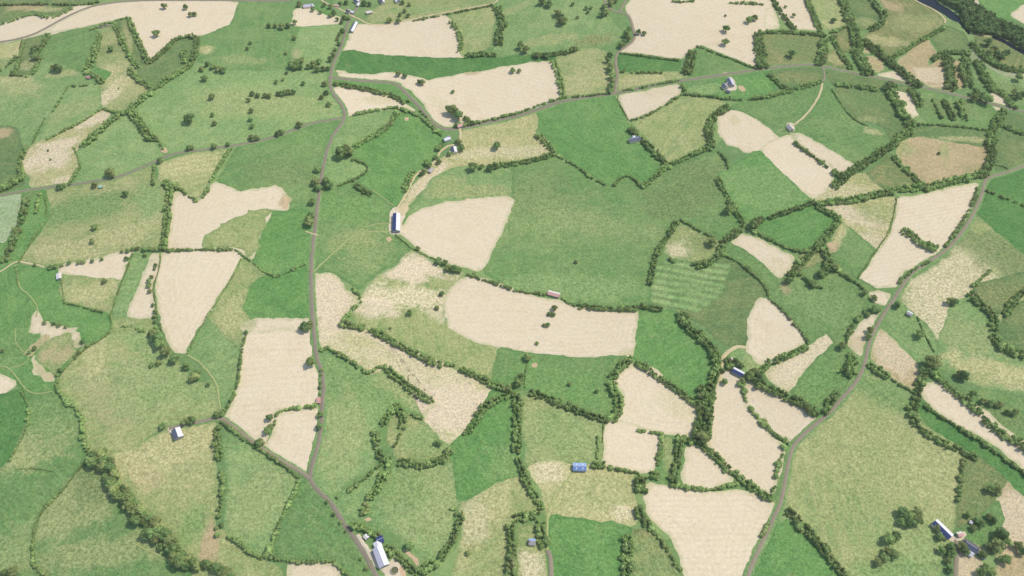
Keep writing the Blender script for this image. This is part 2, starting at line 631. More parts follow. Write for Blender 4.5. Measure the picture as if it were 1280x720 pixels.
def belt(label, r, pts, w, group, k=1.15):
    """A belt of single trees along a line."""
    m = metres_per_pixel(pts[0][1]); r, w = r * m, w * m
    c = densify(chaikin(xy(pts, r * 0.8), False, 0.25, 1), 1.0, False)
    t = np.gradient(c, axis=0); t /= np.linalg.norm(t, axis=1)[:, None]
    s, side = 0.0, 1
    while s < len(c):
        i = int(s)
        rr = r * float(rng.uniform(0.7, 1.3))
        d = side * w * float(rng.uniform(0.10, 0.5)) if w > r else float(rng.normal(0, 0.8))
        p = c[i] + np.array([-t[i, 1], t[i, 0]]) * d
        TREES.append((label, rr, None, None, group, p, 'tree'))
        side = -side
        s += rr * k * (0.62 if w > r else 1.0) * float(rng.uniform(0.8, 1.25))


def build_trees():
    for n, tr in enumerate(TREES):
        label, r, px, py, group = tr[:5]
        if px is None:
            x, y = tr[5]; 
        else:
            p = at(px, py, r * 0.8); x, y = p.x, p.y
        root = bpy.data.objects.new(tr[6], None); COL.objects.link(root)
        root.location = (x, y, float(ground(x, y)))
        root.rotation_euler = (0, 0, float(rng.uniform(0, 6.283)))
        hz = float(rng.uniform(0.75, 1.0)) * (1.0 if r > 4 else 0.9)
        root.empty_display_size = 1
        tag(root, label, tr[6], group)
        c = link('crown', CROWNS[n % len(CROWNS)], None, root)
        c.scale = (r, r * float(rng.uniform(0.88, 1.12)), r * hz)
        k = link('trunk', TRUNKS[n % len(TRUNKS)], None, root)
        k.scale = (r, r, r * hz)


# ------------------------------------------------------------------ buildings
def box_mesh(bm, x0, x1, y0, y1, z0, z1):
    v = [bm.verts.new(p) for p in ((x0, y0, z0), (x1, y0, z0), (x1, y1, z0), (x0, y1, z0), (x0, y0, z1), (x1, y0, z1), (x1, y1, z1), (x0, y1, z1))]
    for f in ((0, 3, 2, 1), (4, 5, 6, 7), (0, 1, 5, 4), (1, 2, 6, 5), (2, 3, 7, 6), (3, 0, 4, 7)):
        bm.faces.new([v[i] for i in f])


def done(bm, name, mat, parent):
    me = bpy.data.meshes.new(name); bm.to_mesh(me); bm.free()
    return link(name, me, mat, parent)


def gable_part(root, L, W, hw, rise, wall, roof_a, roof_b, x0=0.0, y0=0.0, over=0.35, skylights=0, door=True, windows=0, chimney=0, doormat=None, z0=0.0, ribs=True):
    """Walls with gables, two roof slopes, ridge cap, doors, windows, skylights and chimneys, along local X."""
    bm = bmesh.new()
    a, b = L / 2, W / 2
    P = lambda x, y, z: bm.verts.new((x + x0, y + y0, z + z0))
    lo = [P(-a, -b, -0.6), P(a, -b, -0.6), P(a, b, -0.6), P(-a, b, -0.6)]
    hi = [P(-a, -b, hw), P(a, -b, hw), P(a, b, hw), P(-a, b, hw)]
    g = [P(-a, 0, hw + rise), P(a, 0, hw + rise)]
    bm.faces.new((lo[0], lo[1], hi[1], hi[0])); bm.faces.new((lo[2], lo[3], hi[3], hi[2]))
    bm.faces.new((lo[1], lo[2], hi[2], g[1], hi[1])); bm.faces.new((lo[3], lo[0], hi[0], g[0], hi[3]))
    done(bm, 'wall', wall, root)
    sl = rise / b
    for sgn, mat in ((1, roof_a), (-1, roof_b)):  # blue and white slope colours mix real roofing with painted sun and shade
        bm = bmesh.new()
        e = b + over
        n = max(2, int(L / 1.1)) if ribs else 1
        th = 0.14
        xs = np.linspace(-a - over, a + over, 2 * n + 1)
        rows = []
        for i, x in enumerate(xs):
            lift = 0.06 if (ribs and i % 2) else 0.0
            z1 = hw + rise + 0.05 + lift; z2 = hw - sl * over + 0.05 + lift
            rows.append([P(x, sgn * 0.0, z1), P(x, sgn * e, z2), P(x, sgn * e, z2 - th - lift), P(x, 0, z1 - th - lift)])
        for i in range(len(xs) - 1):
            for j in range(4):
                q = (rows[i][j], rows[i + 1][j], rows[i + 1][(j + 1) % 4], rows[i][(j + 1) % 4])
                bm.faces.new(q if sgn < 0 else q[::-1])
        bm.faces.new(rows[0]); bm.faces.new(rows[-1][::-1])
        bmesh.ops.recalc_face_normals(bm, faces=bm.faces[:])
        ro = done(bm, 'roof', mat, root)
        for k in range(skylights):
            bm = bmesh.new()
            x = -a + (k + 0.5) * L / skylights
            y1, y2 = b * 0.25, b * 0.8
            zf = lambda y: hw + rise - sl * y + 0.16
            q = [P(x - .5, sgn * y1, zf(y1)), P(x + .5, sgn * y1, zf(y1)), P(x + .5, sgn * y2, zf(y2)), P(x - .5, sgn * y2, zf(y2))]
            fc = bm.faces.new(q)
            ex = bmesh.ops.extrude_face_region(bm, geom=[fc])
            bmesh.ops.translate(bm, vec=(0, 0, 0.05), verts=[v for v in ex['geom'] if isinstance(v, bmesh.types.BMVert)])
            bmesh.ops.recalc_face_normals(bm, faces=bm.faces[:])
            done(bm, 'skylight', M['skylight'], ro)
        if chimney and sgn > 0:
            for k in range(chimney):
                bm = bmesh.new()
                x = (-a + 0.8) if k == 0 else (a - 0.8)
                box_mesh(bm, x0 + x - .45, x0 + x + .45, y0 - .4, y0 + .4, z0 + hw + rise * 0.6, z0 + hw + rise + 1.1)
                box_mesh(bm, x0 + x - .2, x0 + x + .2, y0 - .2, y0 + .2, z0 + hw + rise + 1.1, z0 + hw + rise + 1.5)
                done(bm, 'chimney', M['brick'], ro)
    bm = bmesh.new()
    box_mesh(bm, x0 - a - over, x0 + a + over, y0 - .16, y0 + .16, z0 + hw + rise + 0.0, z0 + hw + rise + 0.17)
    done(bm, 'ridge_cap', M['ridge'], root)
    if door:
        bm = bmesh.new()
        dw, dh = min(W * 0.45, 4.2), min(hw * 0.85, 3.8)
        box_mesh(bm, x0 + a - .02, x0 + a + .10, y0 - dw / 2, y0 + dw / 2, z0 - .2, z0 + dh)
        done(bm, 'door', doormat or M['dark_metal'], root)
    for k in range(windows):
        for sgn in (1, -1):
            bm = bmesh.new()
            x = -a + (k + 0.5) * L / windows
            box_mesh(bm, x0 + x - .55, x0 + x + .55, y0 + sgn * b - .05, y0 + sgn * b + .06, z0 + 1.0, z0 + 2.2)
            w_ = done(bm, 'window', M['frame'], root)
            bm = bmesh.new()
            box_mesh(bm, x0 + x - .42, x0 + x + .42, y0 + sgn * b - .04, y0 + sgn * b + .09, z0 + 1.12, z0 + 2.08)
            done(bm, 'pane', M['glass'], w_)


def place_building(name, label, cat, p1, p2, group=None):
    """Empty half way between two ends of a ridge given in pixels; returns it and the length on the land."""
    a, b = at(*p1, 4.0), at(*p2, 4.0)
    d = b - a
    root = bpy.data.objects.new(name, None); COL.objects.link(root)
    c = (a + b) / 2
    root.location = (c.x, c.y, float(ground(c.x, c.y)) + 0.15)
    root.rotation_euler = (0, 0, math.atan2(d.y, d.x))
    tag(root, label, cat, group)
    return root, math.hypot(d.x, d.y)


def barn(label, p1, p2, W, roof_a, roof_b, wall='sheet', hw=4.2, rise=1.8, name='barn', cat='barn', **kw):
    root, L = place_building(name, label, cat, p1, p2)
    gable_part(root, L, W, hw, rise, M[wall], M[roof_a], M[roof_b], **kw)
    return root, L

# ================================================================== DATA: FIELDS (pixels of the photograph)
# --- top west
F('D', [(-40,-30),(130,-8),(110,8),(92,8),(62,22),(45,17),(0,32),(-40,40)], blobs=((30,9,40,12,0,'B',.7),(58,12,24,8,0,'Y',.6)))
F('S', [(-30,42),(0,32),(30,20),(45,17.5),(62,22),(75,19),(92,8),(116,8),(80,25),(45,42),(0,52),(-30,57)], 'stubble_field')
F('S', [(-20,60),(50,42),(80,25),(110,10),(140,4),(175,1.5),(299,2),(296,18),(290,31),(262,42),(247,45),(220,45),(212,54),(200,66),(185,76),(178,60),(165,30),(160,21),(130,27),(100,34),(70,39)], 'stubble_field', stripe=(20,7,.03))
F('G', [(300,2),(357,-4),(350,15),(342,30),(363,31),(375,35),(370,50),(365,70),(360,85),(345,88),(285,88),(270,82),(250,78),(248,48),(262,42),(290,30)], blobs=((258,62,14,16,0,'Y',.8),(300,75,50,14,0,'L',.5)))
F('GL', [(375,35),(413,32),(432,30),(422,60),(415,89),(395,85),(362,86),(368,60)], blobs=((368,70,10,24,0,'B',.4),))
F('S', [(370,11),(385,9.5),(395,13),(408,18),(424,22),(423,29),(400,33),(381,34),(363,31)], 'stubble_field')
F('V', [(390,8),(402,3),(418,16),(410,20),(398,14)])
F('G', [(60,45),(115,35),(124,43),(122,55),(117,72),(110,90),(106,93),(80,80),(52,74),(48,70),(52,55)], blobs=((90,60,40,20,30,'V',.5),))
F('Y', [(-20,62),(0,57),(28,50),(26,65),(20,72),(0,88),(-20,95)], 'dry_field', blobs=((8,78,30,14,0,'G',.7),))
F('D', [(30,50),(60,43),(52,55),(48,70),(50,75),(40,94),(22,93),(25,75)], blobs=((35,80,12,18,0,'Y',.5),))
F('GL', [(-30,96),(20,95),(40,95),(52,76),(80,82),(106,95),(112,100),(122,103),(85,107),(76,122),(60,145),(45,165),(38,180),(30,186),(25,165),(12,158),(-30,155)], blobs=((22,110,20,50,70,'Y',.45),(80,92,26,12,10,'Y',.5),(15,97,30,14,0,'Y',.6)))
F('GL', [(88,107),(123,105),(124,120),(126,136),(100,152),(60,173),(40,180),(60,147),(78,122)], blobs=((95,135,50,24,35,'L',.5),))
F('Y', [(125,138),(137,140),(135,148),(122,160),(110,170),(100,180),(92,192),(98,206),(86,231),(50,235),(38,232),(42,220),(28,212),(28,190),(45,179),(65,172),(100,152)], 'dry_field', blobs=((60,195,50,34,35,'S',.85),(118,150,40,16,40,'S',.8),(80,226,20,12,0,'S',.6)))
F('GL', [(136,150),(160,141),(172,150),(185,170),(193,175),(205,190),(204,194),(160,215),(140,225),(90,232),(98,213),(92,195),(105,180),(122,162)])
F('L', [(128,37),(140,32),(147,45),(160,75),(170,82),(188,109),(165,130),(155,138),(140,138),(125,130),(124,110),(128,100),(124,85),(118,72),(124,50)], 'rough_field', blobs=((136,118,60,16,75,'SY',.9),(140,88,20,24,0,'Y',.8),(150,104,26,20,0,'Y',.6),(140,62,30,18,0,'D',.6)))
F('V', [(122,85),(139,92),(130,101),(120,98),(115,92)])
F('D', [(147,28),(163,22),(178,62),(185,79),(172,82),(160,70),(152,45)], blobs=((160,50,50,6,-65,'Y',.5),))
F('D', [(170,82),(185,78),(200,66),(215,52),(235,46),(247,47),(243,65),(235,80),(215,95),(190,109),(175,95)])
F('GL', [(163,140),(188,112),(215,97),(235,82),(250,79),(262,80),(280,88),(320,90),(360,86),(395,86),(413,92),(411,105),(415,115),(425,130),(431,146),(395,151),(345,170),(300,180),(260,186),(225,192),(205,192),(190,170),(172,148)], blobs=((330,130,120,40,0,'L',.5),(215,120,40,30,0,'G',.4),(250,74,16,14,0,'Y',.8)))
F('G', [(300,182),(345,172),(395,154),(428,150),(410,170),(400,200),(396,240),(391,290),(389,345),(345,346),(330,341),(318,331),(315,325),(320,300),(330,275),(345,262),(360,255),(352,237),(330,235),(300,241),(272,227),(285,200)], blobs=((345,215,60,40,0,'D',.5),(405,175,20,60,80,'V',.4)))
F('V', [(318,330),(322,300),(332,271),(355,263),(390,265),(388,334),(345,346),(330,341)])
F('V', [(345,346),(388,335),(388,400),(340,402),(300,400),(299,387),(315,352),(330,342)], wob=1.3)
F('L', [(197,206),(215,198),(250,190),(285,186),(275,200),(262,225),(250,251),(244,252),(235,245),(220,235),(213,226),(200,228)], 'mown_field', stripe=(14,11,.08), blobs=((225,207,60,22,15,'Y',.7),))
F('S', [(218,241),(232,245),(245,253),(250,252),(258,240),(270,227),(282,232),(300,242),(320,237),(340,232),(352,236),(361,250),(360,262),(340,262),(325,290),(315,325),(300,312),(210,311),(208,308),(215,280)], 'stubble_field', blobs=((358,250,10,16,0,'B',.9),))
F('L', [(250,309),(262,295),(280,277),(310,265),(335,262),(342,263),(330,272),(322,297),(314,324),(300,311)], 'mown_field', wob=2)
F('L', [(55,238),(98,231),(140,226),(160,218),(190,208),(195,225),(205,235),(212,245),(207,280),(201,308),(180,310),(150,317),(125,323),(60,331),(30,330),(25,325),(40,305),(55,285),(60,262)], blobs=((100,262,90,30,15,'G',.85),(192,258,60,24,-70,'GL',.9),(75,315,60,20,0,'Y',.6),(160,290,60,22,25,'Y',.6)))
F('D', [(-30,160),(12,158),(22,165),(26,185),(25,215),(30,230),(0,242),(-30,248)], blobs=((3,166,20,14,0,'B',.9),))
F('P', [(-30,252),(27,244),(27,265),(22,283),(8,303),(-30,308)])
F('V', [(27,243),(55,238),(60,258),(58,275),(48,292),(35,308),(25,326),(10,332),(-30,345),(-30,308),(8,303),(22,283),(28,265)], blobs=((28,250,40,14,75,'D',.7),))
F('V', [(-30,348),(20,331),(22,350),(30,360),(45,378),(48,390),(0,415),(-30,428)])
F('V', [(22,333),(60,336),(70,339),(75,355),(80,365),(80,378),(100,380),(130,390),(138,400),(137,415),(125,422),(112,428),(105,422),(90,410),(60,403),(52,402),(47,380),(30,362),(22,350)])
F('S', [(74,341),(80,330),(125,324),(165,314),(158,330),(151,352),(130,350),(100,346)], 'stubble_field', wob=1.5)
F('L', [(77,345),(100,346),(130,350),(152,352),(145,372),(137,390),(110,383),(95,378),(80,375),(77,360)], blobs=((115,365,40,20,20,'Y',.6),))
F('GL', [(167,315),(188,317),(172,360),(159,397),(140,393),(150,358)])
F('S', [(190,317.5),(202,318),(198,336),(189,356),(192,375),(192,396),(175,397),(160,394),(172,360)], 'stubble_field')
F('S', [(204,316),(225,314),(285,313),(299,316),(302,322),(290,345),(278,365),(255,400),(233,441),(220,440),(214,430),(205,410),(199,385),(196,355),(200,332)], 'stubble_field', stripe=(75,8,.03))
F('L', [(303,322),(318,331),(330,342),(315,352),(300,385),(312,402),(303,410),(301,432),(285,422),(262,400),(278,367),(291,347)], blobs=((290,395,60,22,60,'Y',.5),))
F('GL', [(262,400),(285,422),(301,432),(299,450),(298,470),(290,490),(277,505),(272,480),(255,455),(235,441),(250,412)])
F('L', [(112,430),(125,422),(137,416),(140,405),(139,395),(160,398),(190,399),(194,414),(205,430),(215,445),(228,460),(246,482),(268,475),(275,500),(272,515),(240,530),(205,535),(185,545),(165,560),(140,572),(118,570),(105,545),(100,520),(90,500),(76,488),(73,470),(80,450)], blobs=((118,445,70,16,-65,'Y',.6),(140,500,50,30,-40,'B',.35),(200,480,90,50,0,'GL',.6),(185,425,50,20,-10,'GL',.8)))
F('V', [(-30,430),(0,415),(48,391),(52,402),(88,412),(105,425),(72,472),(68,490),(40,492),(25,480),(-30,452)], blobs=((20,430,30,40,0,'G',.5),))
F('S', [(38,400),(47,391),(52,402),(88,412),(92,411),(107,427),(95,436),(91,440),(87,415),(62,425),(57,428),(50,418),(42,414)], 'stubble_field', wob=2, blobs=((92,430,14,10,0,'L',.5),))
F('L', [(50,440),(58,428),(87,416),(93,440),(84,452),(75,460),(70,468),(57,457),(46,445)], blobs=((82,440,20,10,60,'B',.6),(58,445,20,8,60,'B',.6)))
F('B', [(33,440),(57,419),(62,425),(40,441)], 'dry_field', wob=2)
F('S', [(40,444),(47,455),(55,465),(68,470),(66,475),(56,474),(45,462)], 'stubble_field', wob=1.5, blobs=((56,466,20,8,-40,'B',.6),))
F('S', [(-30,460),(0,468),(10,472),(19,484),(0,495),(-30,505)], 'stubble_field')
F('VV', [(-30,505),(0,495),(25,487),(33,500),(35,520),(30,540),(22,555),(10,575),(0,588),(-30,610)])
F('G', [(35,493),(68,490),(78,500),(90,505),(100,520),(105,545),(108,570),(98,582),(88,592),(72,612),(50,640),(42,655),(40,690),(42,740),(-40,740),(-40,612),(0,589),(12,576),(24,555),(36,522)], blobs=((45,555,60,30,30,'L',.8),(70,520,40,40,0,'G',.7),(20,690,60,30,20,'L',.4)))
F('G', [(110,570),(120,575),(138,600),(163,640),(190,670),(215,690),(232,710),(240,740),(60,740),(46,712),(42,692),(44,657),(60,632),(80,607),(95,590)], blobs=((90,630,70,40,30,'L',.7),(130,690,80,20,10,'L',.6),(115,605,20,30,0,'D',.6)))
F('L', [(120,570),(165,560),(205,540),(240,528),(268,530),(272,560),(268,600),(272,630),(268,660),(282,670),(310,690),(330,700),(350,712),(362,740),(250,740),(228,692),(200,660),(170,625),(140,590)], blobs=((180,595,24,14,-30,'B',.7),(200,565,90,24,20,'Y',.6),(262,675,10,24,0,'B',.9),(240,660,16,30,0,'V',.5),(215,575,60,50,0,'Y',.4)))
F('GL', [(283,543),(300,550),(325,568),(372,598),(366,620),(350,650),(337,680),(330,692),(310,686),(282,666),(280,655),(286,610)], blobs=((325,620,60,30,60,'L',.4),))
F('G', [(378,601),(388,607),(400,617),(432,655),(457,695),(475,730),(475,745),(430,730),(425,705),(395,699),(345,698),(345,680),(357,655),(370,620)])
F('S', [(365,706),(385,705),(420,708),(425,715),(428,740),(355,740)], 'stubble_field')
# --- middle west
F('GL', [(405,440),(430,452),(455,465),(463,468),(475,458),(490,465),(510,485),(540,502),(545,504),(528,523),(515,515),(500,506),(487,511),(475,525),(465,540),(470,565),(465,582),(432,605),(415,622),(400,610),(390,597),(396,570),(403,540),(405,510),(403,480),(404,455)], blobs=((440,480,80,30,-20,'G',.7),(430,540,30,60,0,'L',.5),(505,490,50,14,-35,'L',.6)))
F('S', [(300,406),(320,402),(350,400.5),(389,399),(390,412),(340,413.5),(310,413),(303,411)], 'stubble_field', blobs=((310,405,12,8,0,'L',.6),))
F('S', [(312,415),(388,413.5),(391,430),(397,460),(400,480),(401,500),(395,508),(350,511),(344,515),(340,530),(335,545),(330,556),(280,522),(291,500),(298,480),(301,455),(304,430)], 'stubble_field', stripe=(4,8,.035))
F('S', [(349,517),(400,511),(402,530),(396,560),(386,593),(333,557),(341,545),(345,525)], 'stubble_field', stripe=(4,8,.03))
F('SY', [(393,340),(415,340),(420,345),(430,360),(445,370),(452,375),(440,387),(428,403),(440,410),(460,412),(480,420),(510,435),(550,452),(575,463),(610,482),(619,485),(615,495),(600,515),(590,530),(575,547),(563,557),(553,550),(543,535),(530,525),(545,503),(530,492),(505,470),(478,458),(465,467),(445,455),(415,437),(400,436),(396,400)], 'stubble_field', wob=1.5, blobs=((412,375,60,26,-80,'S',.9),(570,510,70,40,-10,'S',.9),(490,432,60,8,-25,'S',.8),(450,425,30,10,-10,'Y',.6)))
F('G', [(400,235),(420,236),(440,222),(460,236),(490,260),(492,290),(496,298),(516,310),(490,332),(470,345),(450,361),(425,345),(415,339),(394,339),(393,300)], blobs=((440,300,50,20,30,'L',.45),(460,320,30,40,0,'L',.4),(430,260,60,30,0,'V',.6)))
F('V', [(432,198),(445,182),(465,172),(490,152),(500,139),(525,146),(545,158),(557,172),(550,190),(535,205),(515,225),(497,262),(480,256),(455,236),(442,226),(455,216),(461,211),(445,201)])
F('GL', [(409,192),(420,194),(440,200),(461,211),(450,220),(420,229),(406,216)])
F('GL', [(432,150),(460,141),(490,140),(492,150),(470,166),(450,178),(432,185),(414,190),(418,165)], blobs=((440,165,40,20,0,'G',.5),))
F('V', [(418,100),(460,102),(500,105),(515,116),(528,136),(490,122),(470,114),(430,109)])
F('S', [(413,109),(430,110),(470,114),(490,121),(522,139),(500,134),(470,138),(435,144),(430,136),(422,122)], 'stubble_field', blobs=((475,125,30,14,0,'Y',.35),))
F('L', [(455,28),(470,12),(490,-10),(622,-10),(618,5),(560,16),(500,27),(470,29)], blobs=((520,12,70,10,0,'GL',.7),(600,2,30,10,0,'G',.6)))
F('S', [(440,38),(448,30),(470,32),(500,28.5),(540,22),(555,18),(562,25),(563,35),(575,40),(577,55),(575,65),(580,73),(540,72),(500,70),(460,68),(430,65),(435,50)], 'stubble_field')
F('VV', [(427,65),(440,63),(460,68),(500,70),(545,73),(580,73),(640,69),(690,67),(693,74),(660,79),(600,89),(550,97),(535,100),(515,95),(490,90),(470,93),(440,92),(420,88)])
F('S', [(420,88),(440,92.5),(465,93.5),(490,90.5),(515,96),(535,101),(560,96.5),(600,89),(660,79),(692,77),(697,90),(700,110),(702,122),(690,129),(650,141),(600,151),(580,155),(572,151),(562,158),(545,156),(530,130),(515,114),(500,103),(460,100),(425,97)], 'stubble_field', stripe=(160,9,.03), blobs=((590,92,14,6,0,'B',.8),(565,140,60,14,-45,'SY',.5)))
F('L', [(563,20),(580,15),(618,5),(620,30),(615,55),(600,65),(577,68),(575,40)], blobs=((600,40,40,24,0,'GL',.6),))
F('GL', [(620,0),(622,-20),(755,-20),(760,15),(765,30),(778,38),(775,50),(752,60),(740,58),(700,62),(660,68),(620,70),(615,55),(620,25)], blobs=((745,50,40,16,15,'DB',.8),(690,50,60,14,10,'L',.7),(650,25,40,14,0,'G',.5),(640,12,40,10,30,'L',.6)))
F('L', [(695,72),(720,62),(740,60),(757,65),(762,80),(768,95),(766,116),(735,120),(707,122),(702,100)], blobs=((735,100,60,30,20,'Y',.4),))
# --- top middle and east
F('S', [(782,10),(797,-12),(955,-12),(966,6),(970,20),(973,35),(950,40),(945,50),(948,65),(952,81),(942,82.5),(910,70),(880,58),(870,57),(862,65),(853,73),(830,71),(800,66),(775,64),(790,55),(796,48),(792,35),(788,20)], 'stubble_field', stripe=(30,9,.025), blobs=((890,55,24,6,20,'SY',.6),))
F('VV', [(772,66),(800,68),(830,73),(850,76),(845,88),(830,90),(800,90),(775,89)])
F('L', [(774,91),(810,91),(850,91),(858,96),(853,102),(820,108),(772,115)], blobs=((800,100,60,14,0,'Y',.6),))
F('S', [(773,119),(810,112),(845,106),(851,110),(849,117),(825,134),(790,149),(785,147)], 'stubble_field', blobs=((820,115,40,12,0,'SY',.4),))
F('V', [(672,138),(700,130),(735,123.5),(768,119.5),(784,149),(790,160),(788,175),(800,182),(815,178),(828,195),(832,207),(818,218),(803,232),(795,225),(787,218),(775,222),(768,232),(755,228),(740,218),(720,207),(695,192),(687,180),(678,165)])
F('Y', [(577,163),(610,158),(640,151),(668,140),(671,148),(668,165),(685,178),(693,190),(680,197),(655,202),(640,205),(610,208),(585,207),(565,210),(545,220),(525,240),(505,262),(500,262),(515,235),(540,207),(560,192),(575,186)], 'dry_field', blobs=((535,225,60,12,55,'S',.8),(640,190,90,14,5,'SY',.6),(620,165,50,14,0,'L',.4)))
F('GL', [(523,252),(540,225),(562,212),(590,208.5),(641,208),(641,245),(600,247),(560,253),(535,261),(512,272),(513,262)], blobs=((590,240,70,14,8,'L',.7),(560,230,30,20,0,'L',.6)))
F('G', [(640,206),(660,203),(693,193),(720,208),(750,228),(765,234),(775,225),(787,220),(800,234),(820,219),(845,208),(880,192),(895,187),(905,195),(912,212),(897,222),(905,235),(915,255),(928,275),(932,283),(920,295),(905,303),(880,290),(850,275),(845,280),(830,300),(820,320),(815,345),(812,370),(812,386),(760,388),(725,383),(700,375),(660,367),(640,362),(603,340),(617,310),(632,277),(643,246)], blobs=((690,270,110,60,-20,'L',.25),(860,235,90,50,40,'D',.75),(670,240,60,50,0,'D',.4),(765,285,100,24,-15,'L',.25),(720,360,120,24,0,'GL',.6),(780,330,80,40,0,'G',.3)))
F('L', [(790,151),(825,138),(850,121),(870,120),(900,126),(913,131),(900,138),(888,148),(886,165),(888,185),(870,190),(845,205),(833,201),(815,179),(800,165)])
F('G', [(866,62),(875,57),(900,67),(930,80),(950,86),(910,94),(868,99),(862,80)])
F('V', [(857,108),(900,101),(950,91),(961,90),(970,105),(958,120),(930,122.5),(900,120),(870,117),(855,116)], blobs=((880,112,50,14,0,'GL',.7),))
F('D', [(962,89),(1000,82),(1025,84),(1028,100),(1005,108),(985,112),(970,100)], blobs=((1000,97,40,14,0,'DB',.6),))
F('S', [(966,-10),(1004,-10),(1013,15),(1023,38),(990,35),(975,20)], 'stubble_field')
F('S', [(957,10),(967,12),(972,34),(958,36)], 'stubble_field')
F('L', [(1010,-10),(1050,-10),(1057,20),(1060,31),(1040,37),(1032,38),(1022,15)], blobs=((1040,30,24,14,0,'Y',.4),))
F('DB', [(950,42),(1025,42),(1028,60),(1022,78),(1005,80),(962,86),(955,70),(957,55)], blobs=((990,60,60,30,0,'D',.6),))
F('D', [(1057,-10),(1082,-10),(1100,20),(1095,35),(1075,38),(1066,25)], blobs=((1085,28,20,20,0,'L',.5),))
F('DB', [(1040,40),(1060,32),(1066,56),(1056,66),(1048,62)])
F('DB', [(1032,62),(1048,64),(1064,86),(1030,82)], blobs=((1045,75,16,16,0,'Y',.5),))
F('DB', [(1095,-10),(1135,-8),(1165,10),(1182,28),(1160,45),(1130,62),(1110,71),(1095,60),(1080,45),(1095,35),(1110,20),(1104,8)], blobs=((1108,6,40,16,-30,'B',.8),(1105,50,50,16,-20,'Y',.6),(1150,30,60,30,0,'L',.5)))
F('B', [(1160,49.5),(1168,62),(1172,68),(1160,73),(1157,77),(1160,86),(1178,73.5),(1180,90),(1185,105),(1190,116),(1165,110),(1140,95),(1122,77),(1145,58)], 'stubble_field', blobs=((1170,95,40,30,0,'S',.7),))
F('D', [(1163,48),(1185,33),(1203,40),(1217,60),(1195,63),(1175,66)])
F('B', [(1190,76),(1201,77),(1203,100),(1200,110),(1192,110)], 'dry_field')
F('B', [(1080,58),(1085,62),(1087,66),(1081,66)], 'dry_field')
F('B', [(1084,71),(1098,73),(1105,85),(1092,90),(1090,85)], 'dry_field', blobs=((1095,82,14,10,0,'L',.3),))
F('S', [(1097,93),(1119,89),(1141,104),(1110,98)], 'stubble_field')
F('S', [(1117,106),(1137,110),(1140,125),(1155,135),(1155,141),(1140,148),(1130,133),(1120,115)], 'stubble_field')
F('S', [(1240,115),(1255,120),(1264,128),(1262,134),(1241,130)], 'stubble_field')
F('S', [(1243,132.5),(1257,135),(1254,138.5),(1245,136)], 'stubble_field')
F('DB', [(1218,42),(1258,44),(1275,60),(1300,75),(1300,92),(1250,88),(1230,78),(1222,60)], blobs=((1240,43,50,8,0,'Y',.8),(1245,65,30,30,0,'D',.7)))
F('GL', [(1212,76),(1250,94),(1310,106),(1310,132),(1266,130),(1242,112),(1222,104)], blobs=((1260,110,60,16,-20,'D',.6),))
F('V', [(1218,-10),(1310,-10),(1310,36),(1264,25),(1245,22),(1232,12)])
F('S', [(1264,18),(1288,0),(1310,10),(1310,42),(1280,30)], 'stubble_field')
F('D', [(1030,87),(1090,97),(1140,109),(1134,116),(1110,111),(1045,109),(1036,100)])
F('D', [(1045,109),(1100,115),(1118,121),(1130,146),(1140,160),(1125,172),(1114,175),(1105,160),(1090,152),(1075,152),(1055,130),(1042,116)], blobs=((1085,150,20,10,0,'L',.6),(1085,125,60,30,0,'G',.3)))
F('G', [(1036,108),(1050,131),(1070,151),(1085,158),(1103,166),(1112,178),(1105,187),(1085,196),(1065,208),(1040,190),(1010,172),(993,165),(1015,145),(1029,115)], blobs=((1095,163,20,12,0,'Y',.6),(1035,150,60,30,0,'G',.3)))
F('G', [(910,136),(930,125),(970,118),(1000,112),(1027,108),(1020,130),(1005,148),(990,158),(985,162),(960,155),(930,140)])
F('S', [(899,143),(906,139),(915,136),(925,139),(935,145),(948,153),(960,160),(971,168),(972,172),(962,180),(952,187),(940,190),(932,189),(922,183),(910,180),(904,172),(898,165),(899,155)], 'stubble_field', blobs=((918,150,10,16,0,'Y',.45),))
F('S', [(950,187),(972,173),(985,169),(995,180),(1020,195),(1035,205),(1043,214),(1038,232),(1015,248),(990,228),(970,210)], 'stubble_field')
F('S', [(988,168),(1000,167),(1030,182),(1060,202),(1066,207),(1058,215),(1045,216),(1035,202),(1010,188)], 'stubble_field', blobs=((990,170,10,8,0,'GL',.4),))
F('Y', [(1015,249),(1040,233),(1060,221),(1082,217),(1106,236),(1100,241),(1060,248),(1030,251)], 'dry_field', blobs=((1050,240,60,20,0,'SY',.5),(1085,225,30,12,0,'L',.6)))
F('V', [(898,222),(912,212),(940,190),(950,190),(975,215),(1013,250),(1010,255),(985,265),(955,272),(940,279),(928,272),(915,252)], blobs=((960,235,80,50,0,'GL',.4),))
F('DB', [(1085,217),(1105,200),(1115,193),(1125,205),(1150,230),(1120,236),(1106,236)])
F('B', [(1122,190),(1130,178),(1145,170),(1180,177),(1215,180),(1237,185),(1240,200),(1230,214),(1200,222),(1160,232),(1148,226),(1130,205)], 'dry_field', blobs=((1182,195,34,8,70,'L',.8),(1128,185,20,20,0,'L',.8),(1225,210,40,10,0,'D',.7),(1190,205,60,20,0,'B',.6)))
F('D', [(1125,172),(1140,161),(1170,155),(1210,160),(1235,165),(1238,184),(1200,178),(1160,170)], blobs=((1200,174,50,8,0,'Y',.6),))
F('G', [(1145,115),(1180,118),(1240,129),(1243,150),(1235,163),(1200,158),(1160,153),(1148,140)], blobs=((1180,135,60,24,0,'D',.7),))
F('D', [(1254,140),(1310,152),(1310,198),(1246,215),(1243,190),(1250,165)])
F('VV', [(1236,232),(1257,213),(1310,202),(1310,345),(1262,305),(1245,290),(1222,268),(1230,248)])
